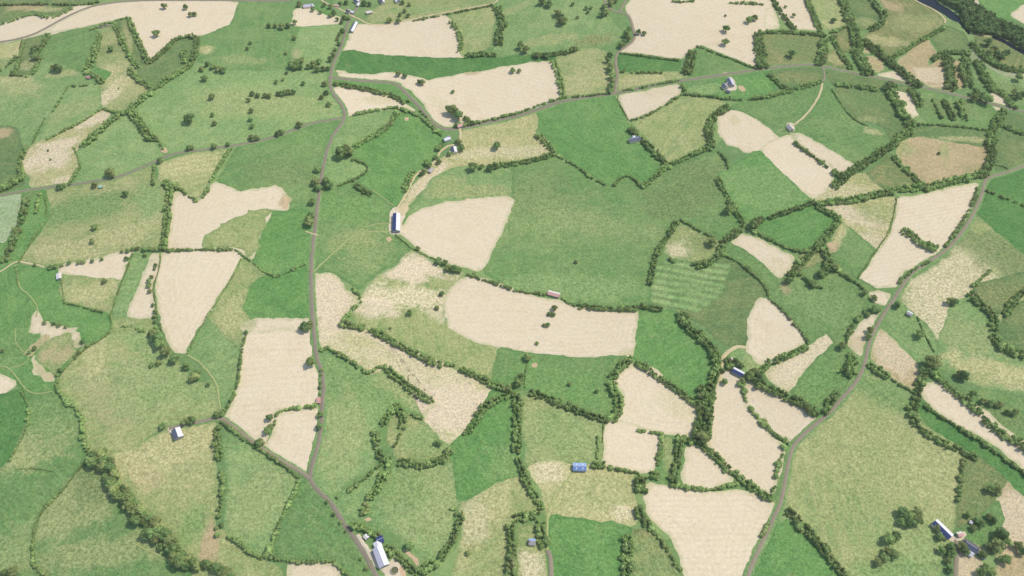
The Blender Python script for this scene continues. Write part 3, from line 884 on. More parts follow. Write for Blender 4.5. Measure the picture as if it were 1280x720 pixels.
F('L', [(1222,271),(1245,291),(1310,346),(1310,372),(1262,381),(1250,400),(1240,395),(1226,366),(1215,372),(1200,385),(1185,412),(1175,426),(1165,415),(1145,395),(1125,378),(1135,352),(1160,337),(1185,320),(1207,295)], 'rough_field', blobs=((1195,345,80,50,30,'SY',.8),(1165,395,60,40,60,'SY',.85),(1255,320,70,40,-40,'D',.8)))
F('S', [(1122,248),(1160,243),(1200,233),(1222,228),(1218,250),(1210,270),(1190,300),(1170,316),(1150,330),(1130,340),(1118,360),(1090,358),(1072,350),(1085,330),(1100,312),(1114,295),(1120,268)], 'stubble_field', stripe=(12,6,.05), blobs=((1150,302,40,4,-40,'SY',.7),))
F('Y', [(1030,258),(1060,253),(1121,247),(1117,270),(1112,290),(1095,312),(1075,298),(1055,278)], 'dry_field', blobs=((1065,268,50,16,-35,'S',.8),(1090,300,20,20,0,'S',.5),(1100,265,40,24,0,'L',.7)))
F('G', [(1050,276),(1075,298),(1095,312),(1072,348),(1055,342),(1033,325),(1042,295)], blobs=((1046,295,36,10,50,'Y',.9),(1038,308,10,10,0,'B',.9)))
F('V', [(945,278),(985,266),(1017,256),(1030,262),(1048,274),(1035,295),(1012,315),(990,311),(960,298),(940,286)])
F('S', [(912,301),(925,292),(945,298),(975,313),(990,319),(985,335),(978,345),(970,346),(955,330),(935,315)], 'stubble_field', wob=1.6, blobs=((965,335,20,20,0,'SY',.7),))
F('G', [(903,310),(912,302),(935,317),(955,332),(970,348),(974,360),(962,362),(940,342),(925,326)])
F('L', [(835,300),(850,281),(875,292),(902,305),(890,318),(875,328),(858,330),(838,322),(832,315)], 'rough_field', blobs=((848,312,20,16,0,'SY',.8),(880,302,20,20,0,'D',.5)))
F('D', [(815,336),(835,323),(858,332),(885,330),(903,320),(925,330),(950,347),(962,362),(955,372),(946,395),(936,410),(930,432),(910,432),(895,425),(880,407),(858,392),(845,384),(812,380)], stripe=(75,9,.02))
F('GL', [(818,336),(835,324),(870,333),(910,333),(905,358),(893,376),(880,385),(814,379)], 'mown_field', stripe=(-14,11,.22), wob=2.5)
F('V', [(797,389),(840,388),(850,396),(852,410),(870,420),(888,435),(892,450),(890,480),(885,500),(876,506),(855,491),(835,480),(810,461),(796,452),(790,445),(797,412)])
F('G', [(975,352),(990,340),(1020,330),(1045,325),(1072,350),(1095,362),(1085,380),(1080,395),(1065,420),(1058,435),(1045,432),(1035,415),(1010,427),(1003,415),(985,395),(970,385),(962,372)], blobs=((1025,380,60,30,-40,'GL',.45),(982,362,8,14,0,'B',.6)))
F('DB', [(1000,318),(1022,308),(1034,326),(1018,332),(992,338)], blobs=((1010,325,20,14,0,'L',.5),))
F('S', [(950,373),(960,375),(980,391),(998,413),(1007,427),(985,438),(965,452),(950,455),(933,437),(935,405),(940,390)], 'stubble_field')
F('SY', [(955,464),(985,450),(1010,433),(1035,416),(1043,428),(1020,451),(1000,478),(986,491),(970,478)], 'stubble_field', blobs=((1000,450,90,16,40,'S',.6),))
F('G', [(1043,430),(1060,436),(1063,455),(1060,475),(1040,500),(1030,515),(1010,505),(988,491),(1001,478),(1021,451)], blobs=((1020,480,60,20,50,'V',.6),))
F('S', [(1087,366),(1100,364),(1112,368),(1106,382),(1090,376)], 'stubble_field')
F('S', [(1060,430),(1066,420),(1076,405),(1090,394),(1102,394),(1095,406),(1082,425),(1075,443)], 'stubble_field', blobs=((1075,430,14,14,0,'B',.5),))
F('B', [(1098,411),(1110,418),(1130,440),(1148,455),(1147,470),(1140,487),(1120,474),(1100,460),(1088,443),(1090,426)], 'stubble_field', blobs=((1115,440,50,30,-45,'S',.6),))
F('GL', [(1105,396),(1125,376),(1145,396),(1165,416),(1170,440),(1158,455),(1146,452),(1126,430),(1110,415)], blobs=((1130,400,40,30,0,'G',.5),))
F('GL', [(1190,382),(1215,371),(1226,390),(1240,408),(1246,432),(1310,448),(1310,500),(1240,485),(1230,484),(1180,462),(1172,450),(1176,428)], blobs=((1255,468,90,18,-22,'Y',.85),(1215,420,60,30,-30,'L',.5),(1215,475,30,14,0,'L',.7)))
F('G', [(1222,485),(1310,503),(1310,575),(1290,560),(1255,535),(1235,520),(1220,505)], blobs=((1255,520,40,16,-20,'D',.6),))
F('D', [(1216,360),(1242,350),(1310,335),(1310,352),(1262,376),(1255,392),(1245,391),(1226,380)], blobs=((1245,365,50,20,0,'DB',.5),))
F('D', [(1262,384),(1310,366),(1310,445),(1255,433),(1250,412)])
F('S', [(1155,480),(1172,478),(1190,490),(1210,501),(1235,518),(1255,537),(1310,570),(1310,607),(1250,562),(1225,545),(1190,526),(1165,509),(1154,496)], 'stubble_field')
F('VV', [(1150,500),(1165,513),(1200,533),(1240,561),(1310,610),(1310,650),(1255,601),(1220,567),(1180,546),(1155,532),(1143,516)])
F('L', [(1070,480),(1087,462),(1110,478),(1140,510),(1160,535),(1200,560),(1205,570),(1196,610),(1192,650),(1180,690),(1165,740),(1050,740),(1010,690),(985,650),(981,620),(986,585),(1000,556),(1030,526),(1052,507)], blobs=((1105,490,80,20,-40,'G',.85),(1095,560,120,60,-30,'L',.5),(1145,690,60,40,0,'GL',.6),(1170,600,40,50,0,'Y',.3),(1130,720,60,20,0,'G',.6)))
F('V', [(970,660),(985,651),(1010,676),(1040,702),(1060,740),(930,740),(955,692)])
F('DB', [(1207,570),(1222,570),(1255,597),(1245,615),(1225,655),(1198,660),(1200,610)], blobs=((1215,600,30,30,0,'D',.5),))
F('B', [(1255,601),(1310,650),(1310,740),(1240,740),(1245,715),(1250,690),(1250,650),(1246,620)], 'stubble_field', blobs=((1270,650,60,40,0,'S',.7),))
F('G', [(1198,660),(1225,655),(1246,625),(1252,650),(1252,690),(1225,690),(1198,684)], blobs=((1215,690,30,10,0,'B',.6),))
F('B', [(1198,686),(1214,692),(1226,702),(1222,740),(1196,740)], 'stubble_field', blobs=((1206,705,30,20,0,'S',.5),))
# --- middle and bottom
F('L', [(450,376),(470,350),(500,326),(516,313),(535,325),(560,340),(584,343),(562,365),(553,385),(556,398),(590,424),(625,435),(612,476),(560,455),(510,432),(470,415),(445,406),(440,395),(452,379)], 'mown_field', wob=1.5, blobs=((500,370,90,20,-5,'SY',.95),(520,335,60,26,0,'S',.95),(470,385,30,16,0,'S',.8),(560,390,30,16,0,'S',.6)))
F('S', [(498,288),(515,270),(535,260),(560,253),(600,248),(643,246),(632,277),(616,310),(600,339),(570,331),(545,322),(520,308)], 'stubble_field')
F('S', [(584,344),(600,348),(640,361),(675,373),(695,376),(725,385),(760,390),(797,388),(796,410),(790,436),(788,445),(740,447.5),(700,445.5),(660,440),(625,434),(590,424),(565,410),(555,395),(554,380),(563,362)], 'stubble_field', stripe=(5,8,.025), blobs=((786,443,14,8,0,'Y',.5),))
F('G', [(625,437),(660,442),(700,447),(740,449),(786,446),(765,465),(762,480),(771,500),(763,522),(740,522),(700,505),(660,486),(648,488),(615,480)], blobs=((700,480,80,30,-10,'V',.5),))
F('V', [(618,487),(640,490),(646,520),(651,560),(650,590),(625,602),(575,627),(567,582),(563,560),(590,530),(605,510)], blobs=((640,580,30,30,0,'GL',.5),))
F('L', [(656,490),(700,508),(740,523),(753,527),(753,555),(750,576),(700,578),(660,580),(655,540)], stripe=(3,8,.04), blobs=((700,540,90,40,0,'GL',.5),))
F('Y', [(660,583),(690,578),(715,581),(750,580),(790,591),(790,610),(795,640),(790,656),(720,651),(690,648),(685,640),(675,610)], 'dry_field', blobs=((740,615,60,30,0,'L',.5),(680,590,30,14,0,'SY',.8),(780,640,14,10,0,'SY',.8)))
F('V', [(687,644),(720,650),(787,657),(785,690),(785,740),(690,740)])
F('DB', [(792,662),(815,660),(830,680),(845,702),(858,740),(788,740)], blobs=((815,700,40,40,0,'GL',.5),))
F('S', [(790,456),(800,455),(815,462),(830,476),(845,488),(872,507),(868,525),(867,546),(840,541),(805,536),(780,529),(770,531),(780,505),(778,490),(769,474),(778,465)], 'stubble_field', blobs=((855,510,40,20,-30,'SY',.6),))
F('S', [(757,530),(775,527),(800,534.5),(828,539.5),(825,560),(818,586),(800,588),(755,580)], 'stubble_field')
F('S', [(860,558),(875,560),(890,576),(920,601),(885,611),(853,604)], 'stubble_field')
F('G', [(830,545),(850,553),(848,600),(826,598)], blobs=((838,570,30,10,90,'L',.6),))
F('S', [(811,605),(850,610),(880,615),(925,612),(945,620),(967,633),(953,665),(940,695),(930,740),(862,740),(850,692),(835,665),(808,640),(806,625)], 'stubble_field', stripe=(0,6,.045))
F('S', [(900,470),(915,464),(925,475),(930,500),(945,521),(965,545),(980,556),(975,590),(965,619),(945,610),(920,590),(900,570),(885,556),(889,520),(893,490)], 'stubble_field')
F('S', [(934,474),(950,483),(985,500),(1005,510),(1018,522),(1008,540),(988,552),(970,546),(950,525),(935,500)], 'stubble_field')
F('GL', [(915,438),(930,434),(950,455),(952,466),(932,465),(912,455)], blobs=((940,455,14,14,0,'L',.6),))
F('L', [(577,628),(620,604),(648,591),(663,610),(678,640),(650,642),(636,652),(634,740),(555,740),(572,690),(580,660)], blobs=((610,640,90,20,60,'Y',.5),(590,650,20,30,0,'SY',.4)))
F('GL', [(470,602),(495,580),(520,586),(555,580),(565,576),(570,615),(576,632),(567,640),(561,680),(540,702),(515,690),(490,662),(470,658),(462,640)], blobs=((540,620,60,60,0,'L',.45),(500,610,40,30,0,'G',.4)))
F('L', [(490,520),(515,518),(535,530),(550,550),(561,561),(550,572),(525,580),(500,575),(485,550)], blobs=((530,550,30,20,0,'GL',.7),))
F('L', [(650,656),(672,655),(680,680),(684,692),(684,740),(646,740),(648,690)], blobs=((658,705,20,16,0,'SY',.8),))
F('GL', [(417,624),(440,609),(474,586),(483,591),(462,640),(450,652),(434,642)])

# ================================================================== DATA: HEDGES
# top west
H('bushy hedge curving above the long pale stubble strip in the top west corner', 5, [(-8,33),(15,25),(40,17),(50,18),(62,22),(75,18),(90,9)])
H('thin green hedge running along the very top edge in the west corner', 5, [(-8,5),(30,5),(60,4),(95,6),(122,2)])
H('narrow hedge on the sloping west side of the thin dark wedge field', 6, [(143,30),(150,45),(160,68),(172,84)])
H('hedge along the west edge of the downward stubble spike', 6, [(161,22),(168,40),(178,62),(185,78)])
H('short low hedge above the small stone ruin beside the stubble spike', 4, [(112,37),(130,30),(145,25),(160,21)])
H('hedge with trees climbing the east edge of the downward stubble spike', 6, [(186,78),(200,68),(210,58),(218,48),(235,44),(247,47)])
H('short dark hedge closing the corner field below the top stubble', 7, [(247,47),(244,65),(237,80)])
H('short clump of hedge inside the dark field below the top stubble', 6, [(229,62),(229,78)])
H('long dark diagonal hedge bounding the wide pale pasture with scattered trees', 8, [(240,80),(215,95),(190,112),(170,130),(160,138),(140,148),(120,166),(103,182)])
H('thick short hedge joining the diagonal hedge from the dry valley field', 7.5, [(160,87),(172,97),(188,109)])
H('broad dark hedge dropping from the diagonal hedge towards the slanting west lane', 9.5, [(162,138),(172,150),(184,167),(193,174)], gap=.02)
H('low broken hedge ending at the pink patch beside the slanting west lane', 4, [(195,173),(200,180),(204,187)])
H('short hedge across the foot of the dry valley field', 4.5, [(157,138),(140,140),(129,135)])
H('thin hedge above the pale dry slope of the west side', 4.5, [(128,135),(105,150),(80,163),(58,174)])
H('tall dark hedge along the east side of the square green field near the ruin', 7.5, [(124,43),(120,60),(112,80),(108,92)])
H('short leafy hedge just below the small red roofed hut', 7, [(116,92),(124,98),(129,103)])
H('bushy hedge on the west side of the square green field near the ruin', 6.5, [(60,43),(54,55),(42,68),(49,74)])
H('short hedge running down from the slanting road at the west edge', 5, [(29,50),(26,65),(22,80),(17,92)])
H('ragged hedge reaching the west edge under the upper lane', 5, [(-8,92),(5,85),(17,74),(20,71)])
H('short hedge under the small dull field with dark bushes', 5, [(12,92),(24,94),(40,95),(46,80),(50,75)])
H('dotted line of low hedge below the red hut field', 3.5, [(88,107),(105,107),(122,104)], gap=.15)
H('thin broken hedge on the west side of the sloping green pasture', 3.5, [(86,106),(75,125),(65,140)], gap=.25)
H('faint low hedge at the foot of the sloping green pasture', 2.5, [(56,147),(48,163),(41,178)], gap=.25)
H('wooded stream line beside the dry western slope', 7, [(35,182),(27,190),(25,210),(28,222)])
H('broad thicket where the stream meets the slanting west lane', 11, [(-6,238),(12,230),(28,218)], gap=.03)
H('short dark hedge at the lower corner of the dry western slope', 5, [(100,207),(92,220),(86,230)])
H('thin hedge on the east side of the dry western slope', 2.5, [(92,184),(97,196),(100,206)], gap=.1)
H('short hedge hanging below the slanting lane next to the striped mown field', 6, [(193,205),(190,220),(192,232)])
H('tall straight hedge on the west side of the forked stubble field', 8.5, [(203,227),(213,231),(210,255),(208,285),(203,312)], gap=.02)
H('hedge forming the V under the striped mown field', 6.5, [(217,231),(225,236),(238,246),(247,252),(256,242),(265,229)])
H('dark hedge rising from the V to the slanting west lane', 6, [(262,227),(272,210),(282,194),(290,184)])
H('clipped bead-like hedge along the top of the triangular stubble field', 5, [(203,313),(240,312),(270,311),(293,311)], gap=.02)
H('thin curved hedge leaving the corner of the triangular stubble field', 3, [(293,311),(303,318),(318,330),(332,341),(345,346)])
H('short broken hedge reaching the straight lane north of the bright green field', 4, [(345,346),(360,340),(370,334),(383,329)], gap=.2)
H('dark ribbon of bushes down the green valley at the west edge', 9, [(33,248),(30,265),(23,285),(15,305),(6,326)], gap=.12)
H('small row of bushes in the green valley under the west lane', 6, [(50,240),(47,254),(45,265)], gap=.1)
H('thin hedge curving round the large mottled west pasture', 2.5, [(55,240),(59,258),(55,278),(40,300),(28,320),(24,327)], gap=.06)
H('thin low hedge on the west side of the deep green paddock', 2.5, [(20,333),(22,345),(22,356)], gap=.1)
H('low scrubby hedge between the deep green paddock and the olive meadow', 4, [(80,378),(95,381),(105,384),(120,388),(135,391)], gap=.2)
H('thin rounded hedge round the east end of the deep green paddock', 3, [(137,392),(140,405),(136,417),(118,428),(106,435),(95,447)], gap=.08)
H('short row of low bushes between two pale meadows west of the triangular stubble', 4, [(152,407),(165,408),(176,412),(188,419)], gap=.3)
H('winding hedge along the stream through the west pastures', 7, [(72,472),(70,485),(80,497),(87,507),(95,508),(102,525),(103,545),(108,560),(114,572)], gap=.04)
H('thin dark hedge beside the deep green field at the west edge', 3.5, [(25,488),(33,500),(36,518),(33,535),(24,553),(12,575)], gap=.05)
H('narrow dark hedge curving down the southwest pasture', 4.5, [(110,575),(95,590),(80,610),(55,635),(43,655),(40,690),(41,706)], gap=.02)
H('clump of bushes at the bottom of the southwest pasture hedge', 6, [(42,706),(52,714),(62,722)])
H('dark bushy hedge running down from the white barn lane', 8.5, [(270,534),(272,555),(275,575)], gap=.04)
H('row of round bushes down to the bend of the southern pasture', 8.5, [(277,590),(278,605),(276,625),(274,646)], gap=.05)
H('bumpy hedge slanting along the lower side of the narrow green field', 7, [(285,670),(300,678),(312,690),(327,698)])
H('long low hedge beneath the lane from the white barn', 5.5, [(275,527),(290,537),(310,552),(330,565),(350,578),(374,598)])
H('dark hedge on the west side of the green triangle beside the lane', 7, [(374,600),(368,615),(358,635),(350,650),(345,662),(340,680),(334,693)])
H('hedge along the bottom of the green triangle beside the lane', 6.5, [(328,694),(350,699),(370,702),(395,703),(415,700),(425,710),(435,720)])
H('hedge with a hump between cream meadow and the green field beside the lane', 7.5, [(400,438),(410,434),(420,440),(440,452),(455,463),(463,466),(473,458),(482,458)], gap=.02)
H('hedge slanting to the corner of the cream meadow above the wooded hollow', 8.5, [(484,460),(495,470),(510,482),(525,494),(541,502)], gap=.02)
H('hedge zigzagging down the middle of the western cream meadow', 6, [(441,360),(448,368),(454,375),(445,382),(435,393),(427,402)])
H('row of round bushes leading southeast from the zigzag hedge', 8, [(427,403),(440,408),(457,408)], gap=.03)
H('long thick diagonal hedge below the mown olive meadow', 9, [(462,411),(475,418),(495,428),(515,440),(535,450),(552,455)], gap=.01)
H('small gap-edged piece of the diagonal hedge under the olive meadow', 6, [(557,455),(564,456),(571,457)])
H('eastern end of the diagonal hedge between cream meadow and green field', 9, [(576,459),(585,465),(605,475),(620,482),(640,487)], gap=.02)
H('wooded hedge on the east side of the cream meadow', 9, [(640,491),(620,500),(606,507),(598,517),(592,528),(582,545)], gap=.03)
H('western arm of the wooded hollow below the cream meadow', 9, [(502,507),(492,509),(484,520),(477,532)], gap=.04)
H('short eastern arm of the wooded hollow below the cream meadow', 9, [(499,508),(504,520),(502,535)], gap=.04)
H('stub of hedge at the rim of the wooded hollow', 6, [(512,517),(520,520),(528,523)])
H('dark thicket stem at the heart of the wooded hollow', 10, [(469,540),(470,556),(475,570),(487,576)], gap=.03)
H('thin hedge running southwest from the wooded hollow to the lane', 6.5, [(478,578),(465,590),(450,602),(432,615),(420,622)])
H('thick hedge running south from the wooded hollow towards the white farm', 10, [(488,577),(480,590),(474,605),(464,618),(455,642)], gap=.03)
H('leafy hedge curving east from the wooded hollow under the stubble tip', 9.5, [(497,577),(510,577),(525,583),(545,578),(556,570),(562,562)], gap=.03)
H('short inner row of trees in the wooded hollow', 7, [(500,540),(497,550),(493,558)])
H('curved dark hedge between green pasture and pale bottom meadow', 9, [(573,640),(576,652),(570,667),(561,682),(551,698)], gap=.02)
H('short tuft of hedge at the top of the curved bottom hedge', 7, [(563,636),(570,637),(576,638)])
H('belt of trees screening the long white farm barn', 9, [(483,684),(492,690),(503,700),(515,710),(524,720)], gap=.03)
H('dense thicket at the bottom edge east of the white farm', 11, [(525,714),(535,708),(546,702)], gap=.03)
H('leafy screen beside the lane north of the white farm', 9, [(438,656),(450,658),(465,663),(476,672)], gap=.05)
H('thin hedge round the west of the kidney shaped light field', 5, [(420,190),(432,186),(440,193)])
H('thin hedge on the east side of the kidney shaped light field', 4, [(440,199),(455,203),(461,211),(451,220),(437,227),(422,232)])
H('scrub hedge between two greens west of the slate barn', 7, [(444,230),(452,236),(464,243)])
H('dark hedge below the rounded pale field at the lane fork', 6.5, [(496,139),(491,152),(478,163),(460,173),(443,183)])
H('strip of bushes along the south side of the farm turning road', 7, [(418,103),(440,108),(465,112),(490,119),(510,128)], gap=.05)
H('dark hedge under the small sliver of stubble at the lane fork', 6, [(440,143),(465,138),(490,133),(505,136),(525,145),(540,157),(552,169)])
H('roadside hedge under the big stubble field on the curving road', 5.5, [(578,157),(600,152),(620,147),(642,142)], gap=.12)
H('hedge bordering the foot of the yellow meadow near the slate houses', 7, [(622,206),(640,205),(658,201),(678,197),(693,191)], gap=.03)
H('hedge along the southwest side of the bright green square field', 5, [(693,192),(715,203),(730,215),(745,225),(757,230)])
H('leafy corner hedge on the west side of the bright green square field', 8, [(692,189),(684,180),(674,168)], gap=.12)
H('small arch of hedge notching the bright green square field', 5, [(768,231),(774,223),(785,218),(795,225),(802,233)])
H('straight hedge from the notch up to the olive field', 7, [(802,233),(820,220),(832,208),(850,200),(870,190),(888,184)], gap=.02)
H('hedge running down beside the blue roofed house to the notch corner', 8, [(788,160),(800,172),(815,185),(825,197),(834,206)], gap=.04)
H('hedge under the wedge of stubble south of the curving road', 5, [(789,150),(810,143),(825,135),(840,125),(852,118)])
H('tall dark hedge west of the rounded stubble field', 10, [(890,183),(886,165),(889,148),(900,138),(911,133)], gap=.02)
H('hedge running along the foot of the paddock behind the grey barns', 5.5, [(855,117),(880,119),(900,122),(930,124.5),(958,121)], gap=.03)
H('broad leafy belt crossing the curving road in the top middle', 11, [(866,64),(862,78),(860,92)], gap=.02)
H('short stub of belt hanging under the curving road', 9, [(856,104),(853,112)])
H('thin hedge along the lower edge of the largest top stubble field', 3.5, [(870,57),(885,62),(910,71.5),(940,83.5),(950,86)], gap=.08)
H('straight clipped hedge on the top of the small dark green rectangle', 4, [(775,66),(800,69),(830,73),(850,75)], gap=.05)
H('straight hedge along the foot of the small dark green rectangle', 5, [(775,89),(800,90),(830,90)], gap=.03)
H('roadside hedge on the north verge of the curving road below the olive strip', 4, [(778,113),(800,109),(830,103),(850,100)], gap=.2)
H('roadside hedge under the olive field on the curving road', 4.5, [(640,143),(660,136),(685,127),(705,121),(735,119),(760,116)], gap=.12)
H('ragged brown hedge at the east end of the big stubble field', 7, [(692,76),(698,92),(702,108),(703,121)], gap=.14)
H('hedge along the top of the small olive field', 6, [(665,68),(690,68),(702,66),(722,60)], gap=.08)
H('ragged hedge at the east end of the upper middle stubble', 7, [(562,26),(572,37),(577,50),(575,64)], gap=.2)
H('bushy hedge end above the deep green strip', 7.5, [(580,69),(595,67),(606,67),(620,68)], gap=.05)
H('loose line of trees beside the top middle pasture', 9, [(620,6),(626,20),(630,30),(622,40),(625,56)], gap=.18)
H('thin hedge along the track above the upper middle stubble', 3.5, [(515,26),(540,21),(560,17),(590,11),(618,6)], gap=.12)
H('thin hedge on the top edge of the largest stubble field', 5, [(840,1),(855,2),(868,0)])
H('broken hedge along the top edge northeast of the largest stubble field', 5, [(912,3),(930,3),(955,5)], gap=.1)
H('dense bulging hedge at the east end of the largest stubble field', 12, [(948,42),(950,58),(951,70),(954,84)], gap=.02)
H('hedge under the twin stubble strips at the top', 6, [(948,40),(970,39),(1000,40),(1026,43)], gap=.02)
H('hedge between the twin stubble strips at the top', 6, [(964,-6),(974,12),(984,26),(992,35)], gap=.05)
H('hedge down the east side of the twin stubble strips', 7, [(1007,-6),(1015,14),(1024,34),(1030,46)], gap=.02)
H('wide hedge dropping to the apex of the curving road', 11, [(1030,48),(1030,62),(1025,80)], gap=.02)
H('short cross hedge between two olive top fields', 5, [(1036,40),(1048,38),(1060,31)])
H('thick hedge descending from the top edge past two dull fields', 11, [(1053,-6),(1060,18),(1068,38),(1072,58)], gap=.02)
H('curled hedge enclosing a dull field near the top east', 8, [(1086,-5),(1098,8),(1107,20),(1099,32),(1086,36)], gap=.03)
H('slanting hedge beside the small dry corner above the curving road', 6.5, [(1040,45),(1050,65),(1065,86)], gap=.05)
H('wide dark copse hedge ending at the curving road', 15, [(1070,60),(1077,75),(1086,92)], gap=.02)
H('heavy diagonal hedge beside the arrow shaped stubble field', 11, [(1080,50),(1100,66),(1120,82),(1138,98),(1152,108)], gap=.02)
H('hedge running up to the river bank from the arrow shaped stubble', 6, [(1110,75),(1135,60),(1160,45),(1182,32)], gap=.03)
H('hedge over the top of the narrow tan strips', 7, [(1166,74),(1178,66),(1195,64),(1216,67)], gap=.03)
H('dark hedge between the arrow shaped stubble and the narrow tan strip', 12, [(1185,70),(1187,90),(1190,112)], gap=.01)
H('dark hedge east of the narrow tan strip', 12, [(1207,72),(1206,90),(1212,108)], gap=.02)
H('broad wooded hedge descending to the eastern end of the curving road', 12, [(1222,76),(1232,96),(1242,112)], gap=.03)
H('hedge above the small stubble triangle at the east edge', 8, [(1240,110),(1256,118),(1268,134)], gap=.03)
H('wooded hedge crossing the rough ground under the river bend', 9, [(1216,52),(1224,64),(1240,76),(1258,86),(1290,88)], gap=.04)
H('hedge just south of the eastern part of the curving road', 7, [(1046,105),(1080,108),(1104,113)], gap=.08)
H('thick hedge west of the ragged stubble pocket', 12, [(1110,108),(1120,126),(1132,145),(1141,160)], gap=.02)
H('hedge on the east side of the ragged stubble pocket', 9, [(1138,110),(1146,122),(1152,133)], gap=.04)
H('hedge bending down from the ragged stubble pocket', 9, [(1140,160),(1126,172),(1115,180)], gap=.03)
H('westernmost of three short rows in the ribbed dark field', 5, [(1166,124),(1172,136),(1178,147)], gap=.1)
H('middle of three short rows in the ribbed dark field', 7, [(1180,124),(1186,137),(1194,150)], gap=.08)
H('easternmost of three short rows in the ribbed dark field', 8, [(1198,125),(1203,138),(1208,150)], gap=.06)
H('thin hedge under the ribbed dark field', 4.5, [(1142,155),(1170,155),(1205,158),(1235,162)], gap=.12)
H('tall hedge dropping from the road at the east edge', 10, [(1256,138),(1246,150),(1241,165),(1239,180)], gap=.03)
H('slanting hedge in the dark corner field at the east edge', 7, [(1248,152),(1262,160),(1288,168)], gap=.05)
H('tall hedge on the east side of the tan field', 10, [(1240,182),(1240,195),(1234,208),(1229,220)], gap=.02)
H('long straight hedge above the striped eastern stubble', 9.5, [(1022,253),(1045,252),(1080,247),(1105,240),(1140,234),(1170,231),(1205,222),(1232,216)], gap=.01)
H('hedge on the south side of the green field below the twin pale fields', 7, [(960,272),(985,264),(1005,257),(1020,251)], gap=.02)
H('wooded hedge below the large light field with the dirt track', 10, [(1042,232),(1055,222),(1066,212),(1085,201),(1102,189),(1122,177)], gap=.02)
H('hedge between the two pale fields under the white cottage', 6, [(993,178),(1010,190),(1025,201),(1040,212)], gap=.04)
H('bulky end of the hedge between the two pale fields', 9, [(1040,213),(1048,218),(1056,220)])
H('hedge on the west edge of the tan field', 7, [(1116,194),(1130,208),(1150,229)], gap=.04)
H('hedge from the road to the farm track above the light fields', 6, [(958,121),(985,113),(1008,107),(1028,101)], gap=.03)
H('short hedge slanting from the curving road to the track hedge', 7, [(962,92),(970,100),(981,110)], gap=.05)
H('thin stepped hedge east of the dirt track', 2.5, [(1040,111),(1055,135),(1070,151),(1086,157)], gap=.06)
H('short hedge on the east of the small green field under the long straight hedge', 7, [(1022,258),(1036,265),(1050,273)], gap=.03)
H('bending hedge from the small green field to the east grove', 8, [(1050,273),(1037,290),(1020,310),(1005,326),(988,345)], gap=.04)
H('hedge above the small split stubble triangle', 6, [(932,283),(955,295),(978,307),(1000,315),(1018,308)], gap=.04)
H('dark wooded hedge inside the small eastern fields', 10, [(1030,310),(1040,328),(1026,345)], gap=.05)
H('hedge down to the winding east lane from the small wooded fields', 7, [(1044,334),(1062,348),(1085,362)], gap=.04)
H('roadside hedge on the upper bend of the winding east lane', 6.5, [(1222,234),(1217,255),(1206,272),(1196,288),(1182,307)], gap=.08)
H('roadside hedge along the lower stubble on the winding east lane', 5, [(1164,326),(1142,336),(1122,354)], gap=.1)
H('thick spur of hedge between the two halves of striped stubble', 10, [(1128,287),(1140,293),(1155,305),(1172,312)], gap=.01)
H('short thin hedge at the head of the wide mottled pasture', 5, [(911,211),(909,200),(899,189)], gap=.1)
H('hedge on the east side of the wide mottled pasture', 7, [(897,222),(905,237),(916,258),(930,278)], gap=.05)
H('hedge on the top of the small square meadow beside the mottled pasture', 5.5, [(850,274),(868,284),(888,294),(903,302)], gap=.02)
H('dark hedge on the west side of the striped mown meadow', 7.5, [(847,277),(832,298),(820,318),(815,340),(812,356)], gap=.06)
H('short hedge east of the small square meadow', 8, [(930,281),(917,292),(904,303)], gap=.03)
H('hedge between the small square meadow and the striped mown meadow', 9, [(903,306),(898,320),(884,329),(868,332)], gap=.03)
H('pair of bushes at the top of the striped mown meadow', 7, [(836,323),(845,327)])
H('thin hedge beside the green sliver east of the striped mown meadow', 5, [(906,318),(925,328),(945,344),(960,362),(962,374)], gap=.05)
H('broad hedge down the east side of the bright green field', 12, [(853,390),(855,405),(870,417),(884,428)], gap=.03)
H('wide hedge swinging round the corner of the bright green field', 12, [(884,428),(894,440),(896,460),(890,480)], gap=.02)
H('very broad dark wood strip west of the long pale field', 19, [(886,482),(882,510),(878,548)], gap=.01)
H('hedge between the mottled pasture and the banana shaped stubble', 8, [(724,382),(750,385),(775,386),(798,385)], gap=.02)
H('hedge under the striped mown meadow', 7.5, [(800,382),(815,384),(828,387)], gap=.05)
H('hedge along the upper rim of the banana shaped stubble', 6, [(585,343),(605,349),(640,361)], gap=.03)
H('thin hedge west of the pink roofed shed', 5.5, [(642,362),(660,366),(683,367)], gap=.05)
H('hedge between the pink roofed shed and the banana stubble', 6, [(702,372),(711,378),(722,382)], gap=.03)
H('curved dark hedge west of the rounded stubble in the lower middle', 10.5, [(790,447),(776,459),(765,472)], gap=.02)
H('knotted hedge below the curved dark hedge in the lower middle', 11, [(763,476),(770,490),(776,505),(772,518),(763,526)], gap=.02)
H('hedge on the upper side of the rounded stubble in the lower middle', 8.5, [(795,452),(815,465),(835,480),(855,493),(875,508),(888,520)], gap=.02)
H('hedge above the faintly striped olive field', 9, [(661,489),(685,497),(710,508),(735,518),(760,525)], gap=.02)
H('hedge on the west side of the faintly striped olive field', 11, [(645,490),(647,515),(648,540),(645,565)], gap=.02)
H('brownish hedge trailing down to the small grey cottage', 9, [(648,572),(655,595),(667,615),(678,637)], gap=.02)
H('short hedge west of the small square stubble', 5, [(747,545),(748,560),(746,573)], gap=.05)
H('clump of hedge at the corner beside the blue roofed barn', 9.5, [(741,581),(748,582),(756,581)], gap=.02)
H('hedge along the foot of the small square stubble', 7, [(761,584),(780,587),(800,591)], gap=.02)
H('block of dark trees at the top corner of the large ploughed lined stubble', 14, [(799,596),(802,606),(802,616)], gap=.02)
H('leafy junction hedge between the two small stubble plots', 11, [(812,593),(819,594),(827,594)], gap=.03)
H('hedge west of the narrow grass plot between two stubbles', 7.5, [(829,543),(826,560),(821,582)], gap=.04)
